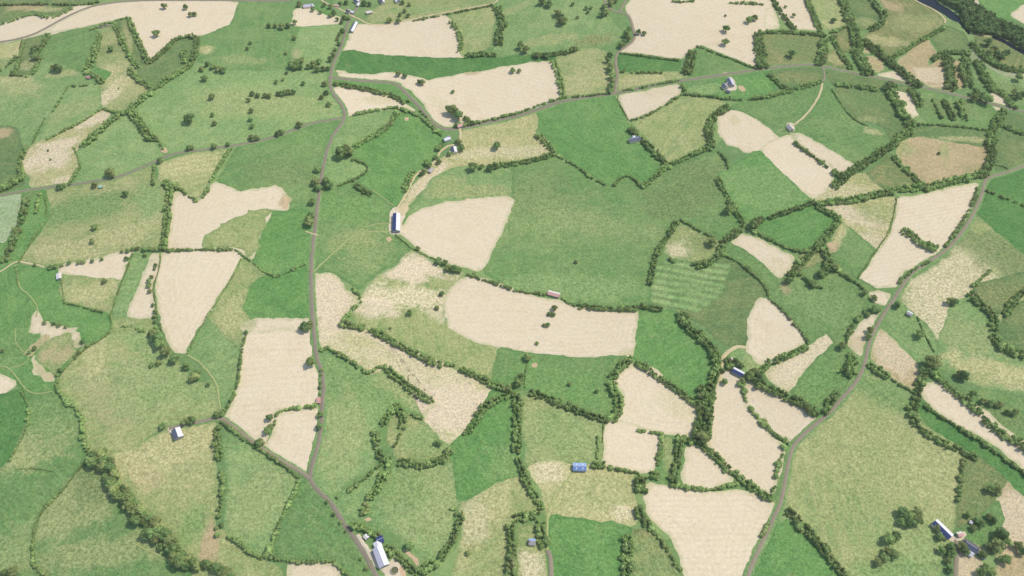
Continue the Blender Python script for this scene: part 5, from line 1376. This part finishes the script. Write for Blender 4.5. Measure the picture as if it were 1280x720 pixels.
# ================================================================== ROADS
def build_roads(top):
    z = top * LAYER + 0.04
    def verge(label, pts, w):
        ribbon('road_verge', pts, w, M['verge'], z, label, 'verge', 2, 0.5)
    main = [(454,-14),(450,0),(446,10),(440,20),(434,30),(431,45),(426,60),(417,78),(414,90),(412,102),(413,112),(420,122),(428,132),(431.5,142),(430,150),(424,159),(416,170),(410,185),(406,200),(402,218),(399,240),(396,265),(392,300),(389,330),(389,360),(391,400),(394,430),(396,448),(402,462),(404.5,480),(403,505),(402,530),(398,555),(392,575),(387,594),(389,603),(400,616),(413,627),(422,642),(434,661),(447,678),(460,700),(471,722),(478,738)]
    west = [(-30,250),(0,244.5),(30,238.5),(60,234),(90,231),(115,227),(138,224),(160,217),(190,204),(205,197),(222,191),(260,186.5),(300,181),(340,173),(370,161),(392,153),(420,149),(431,146)]
    curve = [(414,97),(440,100),(465,102),(488,103),(497,106),(507,116),(520,129),(533,144),(542,155),(553,161),(565,162),(580,159.5),(605,154),(640,147),(670,138),(700,127),(735,121),(768,117),(800,110),(840,102.5),(880,97),(920,91),(955,86),(985,82.5),(1010,80.5),(1025,82),(1060,90),(1100,98),(1140,106),(1180,115),(1220,125),(1260,135),(1310,148)]
    short = [(752,-16),(756,4),(765,14),(778,15.5),(786,19),(790,30),(794,46),(790,53),(780,60),(771,66),(769,78),(772,92),(770,106),(768.5,117)]
    shortb = [(788,-8),(780,4),(775,14)]
    east = [(1310,196),(1280,207),(1255,217),(1236,221),(1230,228),(1228,242),(1220,260),(1210,280),(1195,300),(1180,315),(1160,328),(1140,340),(1131,352),(1120,370),(1105,392),(1090,418),(1084,438),(1082,452),(1075,470),(1064,486),(1050,500),(1038,516),(1020,530),(1000,547),(990,560),(985,580),(980,610),(975,632),(968,645),(958,668),(946,692),(936,716),(928,740)]
    barnlane = [(211,536),(222,533),(240,529),(260,525),(276,521.5),(290,532),(310,548),(335,566),(360,581),(378,591),(387,598)]
    topwest = [(-30,57),(0,53),(25,48.5),(45,42),(65,31),(85,20),(110,9),(140,3),(175,0.5),(230,0),(300,0.5),(360,2),(380,-6)]
    topeast = [(1205,-16),(1214,0),(1228,16),(1245,26),(1262,32),(1280,42),(1310,58)]
    for lab, p, w in (('straight lane', main, 10), ('slanting west lane', west, 8), ('curving road', curve, 11), ('winding east lane', east, 9), ('barn lane', barnlane, 7)):
        verge('grass verge of the ' + lab, p, w)
    z += 0.03
    ribbon('road', main, 5.0, M['road'], z + .00, 'grey brown lane running down the west middle from the top edge')
    ribbon('road', curve, 5.4, M['road'], z + .02, 'wider grey road curving across the upper half to the east edge')
    ribbon('road', west, 4.2, M['road'], z + .01, 'narrow lane slanting from the west edge to the straight lane')
    ribbon('road', short, 4.6, M['lane'], z + .03, 'narrow lane twisting from the top edge beside the largest stubble field')
    ribbon('road', shortb, 4.0, M['lane'], z + .04, 'short lane stub meeting the twisting top lane')
    ribbon('road', east, 4.2, M['lane'], z + .01, 'narrow lane winding down the east side to the bottom edge')
    ribbon('road', barnlane, 4.2, M['lane'], z + .03, 'narrow lane from the white barn to the lane junction')
    ribbon('road', topwest, 5.2, M['road'], z, 'road slanting across the top west corner')
    ribbon('road', topeast, 6.5, M['road'], z, 'road beyond the river in the top east corner')
    paths = [
        ('pale dirt drive from the curving road past the slate houses to the navy roofed barn', 3.4, 'track', [(575,160),(576,172),(574,180),(565,181),(558,183),(551,189),(545,199),(537,208),(525,214),(517,222),(511,236),(503,250),(495,263)]),
        ('second worn track joining the navy roofed barn from the meadow', 3.2, 'track', [(545,212),(530,225),(515,245),(503,260)]),
        ('worn grass track curving from the straight lane to the navy roofed barn', 2.2, 'grasstrack', [(392,340),(405,327),(420,313),(435,299),(450,291),(465,289),(490,290)]),
        ('faint track from the meadow to the navy roofed barn', 1.8, 'grasstrack', [(455,284),(470,280),(488,279)]),
        ('thin pale fence line down to the navy roofed barn', 1.4, 'grasstrack', [(466,238),(480,248),(493,258)]),
        ('short gravel gateway crossing the straight lane', 2.0, 'track', [(382,289.5),(386,291),(393,293),(398,294)]),
        ('dirt track climbing to the white cottage', 3.2, 'track', [(1028,104),(1026,114),(1020,128),(1008,144),(995,154),(987,159)]),
        ('short drive from the curving road to the track hedge', 3.0, 'lane', [(1028,82),(1031,94),(1029,102)]),
        ('grass ring track west of the white cottage', 1.6, 'grasstrack', [(985,160),(976,162),(970,166),(976,168),(985,166)]),
        ('pale track across the top hamlet', 3.2, 'track', [(398,-6),(404,3),(418,8),(432,15),(440,20),(450,24),(458,30),(470,31),(485,30),(500,27),(530,21),(560,15),(600,8),(620,4),(625,-8)]),
        ('worn path through the yellow dry meadow to the blue roofed barn', 1.8, 'grasstrack', [(716,590),(705,605),(692,620),(686,635),(685,650)]),
        ('short grey lane ending near the small grey cottage', 4.6, 'lane', [(689,740),(689,710),(687,694),(684,688)]),
        ('mown strip up from the short grey lane', 3.0, 'grasstrack', [(684,688),(684,665),(684,640)]),
        ('pale dirt drive around the navy roofed shed', 4.6, 'track', [(932,435),(922,433),(911,438),(904,448),(901,462),(900,478)]),
        ('curved mown track in the western green field', 2.4, 'grasstrack', [(235,444),(248,452),(262,467),(271,480),(274,496),(275,512)]),
        ('sandy lane along the west edge fields', 2.6, 'track', [(-20,345),(0,340),(14,330),(22,327),(40,330),(56,334)]),
        ('stony stream bed winding through the western fields', 1.6, 'grasstrack', [(20,331),(21,344),(24,358),(34,368),(43,376),(48,388),(45,397)]),
        ('stony gully in the western pastures', 1.5, 'grasstrack', [(0,457),(12,461),(20,470),(26,480),(38,491),(52,492),(66,488)]),
        ('thin field boundary of bare soil in the west', 1.2, 'grasstrack', [(20,410),(18,425),(28,440),(38,448),(28,456),(14,460)]),
        ('concrete drive to the long farmhouse', 4.4, 'lane', [(1195,740),(1195,715),(1196,690),(1196,676)]),
        ('pale verge strip east of the bright green square field', 2.2, 'grasstrack', [(769,119),(776,134),(784,148),(788,156)]),
        ('farm drive beside the long white barn', 4.0, 'gravel', [(447,668),(452,676),(459,687),(464,694),(472,704),(480,712)]),
        ('faint light track across the southwest slope', 1.8, 'grasstrack', [(165,678),(185,688),(205,697),(215,705)]),
        ('pale mark crossing the far west pasture', 2.0, 'grasstrack', [(16,122),(21,117),(35,117),(50,121)]),
        ('pale rut in the far west pasture', 2.0, 'grasstrack', [(28,99),(24,111),(18,126)]),
        ('dotted edge of bare soil between two west fields', 1.4, 'grasstrack', [(107,207),(120,199),(133,191),(138,186)]),
    ]
    for i, (lab, w, m, p) in enumerate(paths):
        ribbon('dirt_path', p, w, M[m], z + .05 + .006 * (i % 5), lab, 'path', 2, 0.35)
    yards = [
        ('pale gravel yard round the navy roofed barn', 'gravel', [(486,268),(492,258),(506,262),(508,270),(503,276),(502,292),(494,294),(486,292)]),
        ('trampled earth north of the navy roofed barn', 'track', [(497,262),(506,252),(512,258),(508,268),(500,270)]),
        ('bare pink earth patch below the navy roofed barn', 'pinkearth', [(482,298),(488,296),(490,300),(485,303)]),
        ('pale gravel yard of the white farm', 'gravel', [(455,690),(462,689),(470,697),(476,707),(486,704),(491,698),(496,697),(500,705),(505,730),(488,730),(478,714),(466,705)]),
        ('red earth strip behind the white farm', 'earth', [(502,684),(508,686),(518,694),(525,703),(523,709),(514,700)]),
        ('bare strip at the bottom of the white farm', 'earth', [(499,706),(503,706),(512,730),(504,730)]),
        ('bare earth patch below the wooded hollow', 'earth', [(455,650),(461,647),(465,649),(459,652)]),
        ('pale farmyard among the grey barns on the curving road', 'gravel', [(908,97),(915,96),(919,104),(922,110),(918,114),(908,113),(904,109),(909,105)]),
        ('bare earth spill east of the grey barns', 'pinkearth', [(921,108),(926,106),(933,111),(931,115),(926,114)]),
        ('bare earth beside the curving road above the grey barns', 'pinkearth', [(903,91),(908,90),(910,93),(904,93.5)]),
        ('pink bare ground beside the slanting west lane', 'pinkearth', [(200,184),(207,184),(211,190),(205,192),(201,189)]),
        ('bare patch in the deep green field near the turning road', 'pinkearth', [(505,147),(511,146),(511,151),(507,152)]),
        ('bare patch in the green field below the banana stubble', 'pinkearth', [(664,454),(671,453),(672,458),(666,460)]),
        ('bare end of the forked stubble field', 'pinkearth', [(353,246),(359,245),(361,252),(358,261),(352,261),(356,254)]),
        ('bare patch by the small eastern green field', 'pinkearth', [(1032,304),(1040,302),(1043,309),(1037,311)]),
        ('pinkish bare scrape at the southwest belt', 'pinkearth', [(213,700),(221,699),(226,707),(222,712),(215,706)]),
        ('pale ground beside the navy roofed shed', 'gravel', [(899,466),(906,462),(913,466),(917,474),(905,478),(898,476)]),
        ('pale yard of the long farmhouse', 'gravel', [(1186,672),(1196,671),(1204,664),(1209,668),(1204,674),(1196,677),(1188,678)]),
        ('pale ground round the white barn', 'gravel', [(209,534),(217,532),(226,537),(231,546),(224,550),(214,543)]),
        ('yard of the white cottage', 'gravel', [(983,154),(991,153),(994,163),(987,165),(983,160)]),
    ]
    for i, (lab, m, p) in enumerate(yards):
        q = wobble(densify(chaikin(xy(p), True, .22), 2.5, True), 0.5)
        sheet('bare_ground', q, M[m], z - .005 + .002 * i, lab)
    # the river
    q = [(1128,-16),(1160,-16),(1172,4),(1188,12),(1202,24),(1201,28.5),(1190,26),(1176,15),(1160,8),(1146,2)]
    q = wobble(densify(chaikin(xy(q), True, .22, 2), 4, True), .5)
    sheet('river', q, water_mat(), z, 'dark blue river bending through the woods in the top east corner')
    ribbon('river', [(1199,27),(1206,35),(1212,43)], 5, water_mat(), z + .02, 'narrow end of the dark river slipping into the trees', 'river')
    ribbon('river', [(1240,46),(1256,52),(1268,60),(1280,66),(1310,80)], 9, water_mat(), z, 'dark river stretch at the east edge', 'river')
    ribbon('dirt_path', [(1130,-8),(1150,4),(1168,12),(1182,24),(1181,29)], 3, M['track'], z + .05, 'pale riverside path on the near bank', 'path')


# ================================================================== WOOD, HEDGES
def build_hedges():
    for (label, w, pts, h, gap, name, group) in HEDGES:
        o = shrub_mass(name, hedge_spots(w, pts, h, gap), HEDGE_LEAF)
        tag(o, label, 'hedge', group)
    wood = xy([(1166,-14),(1200,-14),(1216,2),(1230,18),(1248,28),(1266,36),(1310,58),(1310,74),(1284,64),(1262,50),(1240,44),(1216,42),(1206,34),(1204,22),(1190,9),(1176,2)])
    lo, hi = wood.min(0), wood.max(0)
    sp = []
    while len(sp) < 420:
        p = rng.uniform(lo, hi, (200, 2)); p = p[in_poly(p, wood)]
        for q in p: sp.append((q[0], q[1], rng.uniform(4, 7.5), rng.uniform(7, 12)))
    for (px, py) in ((1214,46),(1218,52),(1222,47),(1210,44),(1216,58)):
        q = at(px, py); sp.append((q.x, q.y, 6, 9))
    o = shrub_mass('riverside_woods', sp[:430], LEAF[2])
    tag(o, 'dark woods along the far bank of the river', 'woods', None, 'stuff')


# ================================================================== BUILDINGS
def build_buildings():
    barn('long barn with white roof and shade-tinted navy slope at the end of the dirt drive', (495.2,288.5), (495.8,267.5), 9.5, 'navy', 'white', hw=4.5, rise=1.7, skylights=0)  # navy slope mixes real roofing with shade put into its colour
    # white farm at the bottom
    r, L = barn('long white farm barn with shaded side slope coloured lavender beside the lane', (480.5,707.5), (471.5,684.5), 9.5, 'lavender', 'white', hw=4.5, rise=2.0, skylights=5)  # lavender is the white roof with shade put into the colour
    gable_part(r, 6, 7, 3.8, 1.4, M['sheet'], M['white'], M['white'], x0=L / 2 + 2.6, y0=-1.5, door=False)
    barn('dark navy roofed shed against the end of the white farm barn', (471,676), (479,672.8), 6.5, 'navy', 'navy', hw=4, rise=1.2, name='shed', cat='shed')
    barn('small white sheds beside the drive of the white farm', (455.5,668.5), (459,672), 4, 'white', 'cream', hw=2.4, rise=.8, name='shed', cat='shed')
    # round slurry pen
    p = at(493.5, 713.5)
    root = bpy.data.objects.new('slurry_tank', None); COL.objects.link(root)
    root.location = (p.x, p.y, float(ground(p.x, p.y)) + 0.2)
    tag(root, 'round open slurry tank below the white farm barn', 'tank')
    bm = bmesh.new()
    n = 28; rings = []
    for (rr, zz) in ((3.9, -.4), (3.9, 1.5), (3.55, 1.5), (3.55, .3)):
        rings.append([bm.verts.new((math.cos(a * 6.2832 / n) * rr, math.sin(a * 6.2832 / n) * rr, zz)) for a in range(n)])
    for k in range(3):
        for a in range(n):
            bm.faces.new((rings[k][a], rings[k][(a + 1) % n], rings[k + 1][(a + 1) % n], rings[k + 1][a]))
    done(bm, 'wall', M['concrete'], root)
    bm = bmesh.new(); bm.faces.new([bm.verts.new((math.cos(a * 6.2832 / n) * 3.54, math.sin(a * 6.2832 / n) * 3.54, .9)) for a in range(n)])
    done(bm, 'contents', M['dung'], root)
    barn('blue roofed barn in the yellow dry meadow', (716.5,583), (732.5,583.6), 8.5, 'paleblue', 'blue', hw=3.6, rise=1.5, skylights=2)
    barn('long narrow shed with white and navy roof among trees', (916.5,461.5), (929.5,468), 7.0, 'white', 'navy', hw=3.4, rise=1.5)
    barn('tiny white hut north of the navy roofed shed', (913.8,446.5), (916,449.3), 2.6, 'cream', 'brown', hw=2, rise=.7, name='hut', cat='hut')
    barn('white barn with shaded slope coloured dark blue at the lane end', (223.5,547), (219.5,536), 9, 'slate', 'white', hw=4, rise=1.6)  # dark slope colour carries the shade on this white barn
    barn('small white roofed hut at the corner of the deep green paddock', (73.3,347.5), (72.7,341), 5.6, 'white', 'cream', hw=2.8, rise=.9, name='hut', cat='hut')
    barn('small grey cottage with pale blue roof in the hedged yard', (661.3,676.6), (669,676.8), 6, 'paleblue', 'grey', wall='cream', hw=2.9, rise=2.0, name='cottage', cat='cottage', windows=2, chimney=1, ribs=False)
    barn('long pink roofed shed on the hedge above the banana stubble', (685.2,364.6), (699.5,368.6), 6.5, 'cream', 'pink', hw=3.2, rise=1.2, name='shed', cat='shed')
    barn('small red roofed hut beside the tall dark hedge', (107.5,95), (112,96.2), 4, 'red', 'red', hw=2.4, rise=1.1, name='hut', cat='hut', ribs=False)
    barn('pink roofed farm shed at the turn of the curving road', (571.5,157), (578.5,155), 6, 'pink', 'pink', hw=3, rise=1.3, name='shed', cat='shed')
    barn('tiny pink roofed hut on the lane verge of the long pale field', (397.5,503), (397.3,496.5), 4.6, 'pink', 'red', hw=2.4, rise=.9, name='hut', cat='hut')
    # slate houses
    r, L = barn('white walled house with pale roof beside the dirt drive', (555,174), (562.5,171.8), 6.5, 'paleblue', 'white', wall='cream', hw=3.6, rise=2.0, name='house', cat='house', windows=3, chimney=2, ribs=False)
    barn('house with dark slate and white roof south of the dirt drive', (568,190), (566.8,183.5), 8, 'slate', 'white', wall='cream', hw=3.6, rise=2.2, name='house', cat='house', windows=2, chimney=1, ribs=False)
    barn('small white outhouse beside the slate house', (561,188.3), (564,190.8), 3.4, 'white', 'white', hw=2.4, rise=.8, name='outhouse', cat='outhouse')
    barn('grey roofless looking shed beside the dirt drive', (536.5,214), (540,209.5), 5, 'grey', 'grey', wall='stone', hw=2.8, rise=1.0, name='shed', cat='shed')
    r, L = barn('blue grey roofed house beside the bright green square field', (787,175), (800,172), 7, 'paleblue', 'slate', wall='cream', hw=3.6, rise=2.2, name='house', cat='house', windows=3, chimney=2, ribs=False)
    gable_part(r, 5, 4.5, 2.8, 1.3, M['cream'], M['white'], M['white'], x0=2, y0=6.4, door=False, ribs=False)
    # grey barns on the curving road
    barn('long grey barn nearest the curving road', (915,106.3), (911.5,98.2), 8, 'slate', 'lavender', hw=4, rise=1.6)
    barn('slate roofed farmhouse beside the grey barns', (907.7,109.5), (905,105.3), 8.5, 'slate', 'grey', wall='cream', hw=3.8, rise=2.2, name='farmhouse', cat='farmhouse', windows=2, chimney=1, ribs=False)
    barn('small lowest shed of the grey barns', (908.5,112), (913,113.5), 5.5, 'cream', 'slate', hw=2.8, rise=1.0, name='shed', cat='shed')
    barn('tiny white roofed hut between the grey barns', (908.5,102.5), (911,102), 3.4, 'white', 'white', hw=2.2, rise=.8, name='hut', cat='hut')
    r, L = barn('white walled cottage at the end of the dirt track', (985.5,156), (990.5,161.5), 7, 'cream', 'grey', wall='cream', hw=3.2, rise=1.9, name='cottage', cat='cottage', windows=2, chimney=1, ribs=False)
    barn('white trailer shed on the dry eastern slope', (1134.5,389.5), (1140.5,392.5), 5.2, 'white', 'grey', hw=2.8, rise=1.0, name='shed', cat='shed')
    barn('small pale green shed under the slanting west lane', (123,232.3), (127.3,231.3), 4.4, 'green_sheet', 'green_sheet', hw=2.4, rise=.8, name='shed', cat='shed')
    barn('long white shed beside the straight lane at the top stubble', (438.7,38.5), (444.6,27.5), 7, 'slate', 'white', hw=3.4, rise=1.3, name='shed', cat='shed')
    # top hamlet
    barn('pale blue roofed house above the small top stubble', (379,6.8), (388.5,6.2), 8, 'paleblue', 'lavender', wall='cream', hw=3.4, rise=1.9, name='house', cat='house', windows=3, chimney=1, ribs=False)
    barn('white outhouse next to the pale blue roofed house', (389,4.4), (391.5,7.4), 4, 'white', 'grey', hw=2.6, rise=.9, name='outhouse', cat='outhouse')
    barn('dark and white house at the top lane crossing', (433.5,12.6), (438,14), 7, 'white', 'darkgrey', wall='cream', hw=3.4, rise=1.9, name='house', cat='house', windows=2, chimney=1, ribs=False)
    barn('small white shed right on the top lane crossing', (438.5,13.4), (442,14.6), 4.5, 'white', 'white', hw=2.6, rise=.9, name='shed', cat='shed')
    barn('dark roofed house on the top edge beside the lane', (443.5,-1), (447.5,2.4), 7, 'white', 'slate', wall='cream', hw=3.6, rise=2, name='house', cat='house', windows=2, chimney=1, ribs=False)
    barn('small white outhouse below the dark roofed top house', (446.5,6), (448.2,2.8), 4, 'white', 'white', hw=2.6, rise=.9, name='outhouse', cat='outhouse')
    barn('pale flat shed east of the top lane crossing', (457.5,14.8), (465,13.4), 6.5, 'cream', 'cream', hw=2.8, rise=.8, name='shed', cat='shed')
    barn('slate and white house on the top edge of the hamlet', (478.6,2.8), (475.6,-3), 7.5, 'slate', 'white', wall='cream', hw=3.4, rise=2, name='house', cat='house', windows=2, chimney=1, ribs=False)
    barn('dark topped house furthest along the top edge of the hamlet', (497.4,1.6), (495.4,-3), 8, 'white', 'slate', wall='cream', hw=3.4, rise=2, name='house', cat='house', windows=2, chimney=1, ribs=False)
    barn('low pink walled ruin beside the hamlet track', (418,5), (424,6), 4, 'cream', 'pink', wall='stone', hw=2, rise=.6, name='shed', cat='shed')
    # long farmhouse at the bottom east
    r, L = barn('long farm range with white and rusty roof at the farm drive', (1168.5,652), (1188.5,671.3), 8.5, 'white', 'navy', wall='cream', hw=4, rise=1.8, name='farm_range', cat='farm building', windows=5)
    r2, L2 = barn('grey farmhouse with chimneys east of the farm drive', (1204.5,676.5), (1222.5,688.5), 8, 'darkgrey', 'slate', wall='cream', hw=4, rise=2.2, name='farmhouse', cat='farmhouse', windows=4, chimney=2, ribs=False)
    gable_part(r2, 5, 5, 3.0, 1.4, M['cream'], M['white'], M['white'], x0=3, y0=-6.6, door=False, ribs=False)
    barn('small pale sheds at the crossing of the farm drive', (1198,667.8), (1203.5,666.2), 4.5, 'cream', 'pink', hw=2.6, rise=.9, name='shed', cat='shed')
    barn('tiny white hut in the orchard', (1213.5,651), (1216.5,652.6), 3, 'white', 'white', hw=2.2, rise=.8, name='hut', cat='hut')
    barn('tiny white hut behind the grey farmhouse', (1229.6,696.8), (1231.6,695.6), 3, 'white', 'slate', hw=2.2, rise=.8, name='hut', cat='hut')
    # stone ruin by the stubble spike
    p = at(131, 33.5)
    for k, (px, py, w, d, h, a) in enumerate(((126.5,35,6,3,1.6,.2), (132,33,9,4,2.2,.1), (137.5,32.5,4,3,1.4,.4))):
        q = at(px, py)
        root = bpy.data.objects.new('stone_ruin', None); COL.objects.link(root)
        root.location = (q.x, q.y, float(ground(q.x, q.y)) + .1); root.rotation_euler = (0, 0, a)
        tag(root, ('low western block of the stone ruin by the stubble spike', 'largest middle block of the stone ruin by the stubble spike', 'small eastern block of the stone ruin by the stubble spike')[k], 'ruin', 'stone ruin by the stubble spike')
        for (x0, x1, y0, y1) in ((-w/2, w/2, -d/2, -d/2+.5), (-w/2, w/2, d/2-.5, d/2), (-w/2, -w/2+.5, -d/2+.5, d/2-.5), (w/2-.5, w/2, -d/2+.5, d/2-.5)):
            bm = bmesh.new(); box_mesh(bm, x0, x1, y0, y1, -.5, h * float(rng.uniform(.6, 1.2)))
            done(bm, 'wall', M['stone'], root)


# ================================================================== BUILD EVERYTHING
make_tree_meshes()
build_ground()
top = build_fields()

build_roads(top)
build_hedges()
build_trees()
build_buildings()

# ------------------------------------------------------------------ milky summer air
HAZE = 0.5e-4


def build_haze():
    zlo = min(v.co.z for v in bpy.data.objects['ground'].data.vertices) - 1.0
    bm = bmesh.new()
    box_mesh(bm, -9500, 9500, -9500, 9500, zlo, CAM_H + 12)
    me = bpy.data.meshes.new('haze'); bm.to_mesh(me); bm.free()
    m = bpy.data.materials.new('haze_air'); m.use_nodes = True
    t = m.node_tree; t.nodes.clear()
    o = t.nodes.new('ShaderNodeOutputMaterial'); v = t.nodes.new('ShaderNodeVolumePrincipled')
    v.inputs['Color'].default_value = (0.97, 0.95, 0.84, 1); v.inputs['Density'].default_value = HAZE
    t.links.new(v.outputs[0], o.inputs['Volume'])
    tag(link('haze', me, m), 'thin milky summer haze over the fields', 'haze', None, 'stuff')


build_haze()

# ------------------------------------------------------------------ light, sky, camera
SUN_EL, SUN_DIR = R(55.0), Vector((0.90, 0.36, 0)).normalized()
az = math.atan2(SUN_DIR.x, SUN_DIR.y)
world = bpy.data.worlds.new('World'); scene.world = world; world.use_nodes = True
nt = world.node_tree; bg = nt.nodes['Background']
sky = nt.nodes.new('ShaderNodeTexSky'); sky.sky_type = 'NISHITA'; sky.sun_disc = False
sky.sun_elevation = SUN_EL; sky.sun_rotation = az
nt.links.new(sky.outputs[0], bg.inputs[0]); bg.inputs[1].default_value = 0.15
sl = bpy.data.lights.new('sun', 'SUN'); sl.energy = 2.7; sl.angle = R(0.5); sl.color = (1.0, 0.94, 0.82)
so = bpy.data.objects.new('sun', sl); COL.objects.link(so)
d = Vector((SUN_DIR.x * math.cos(SUN_EL), SUN_DIR.y * math.cos(SUN_EL), math.sin(SUN_EL)))
so.rotation_euler = d.to_track_quat('Z', 'Y').to_euler(); so.location = (600, 900, 900)
cd = bpy.data.cameras.new('camera'); co = bpy.data.objects.new('camera', cd); COL.objects.link(co)
cd.sensor_fit = 'HORIZONTAL'; cd.angle = HFOV; cd.clip_start = 1.0; cd.clip_end = 30000
co.location = (0, 0, CAM_H); co.rotation_euler = (math.pi / 2 - PITCH, 0, 0)
scene.camera = co
scene.view_settings.view_transform = 'Standard'; scene.view_settings.look = 'None'
scene.view_settings.exposure = 0.05; scene.view_settings.gamma = 1.0
scene.view_settings.use_curve_mapping = False
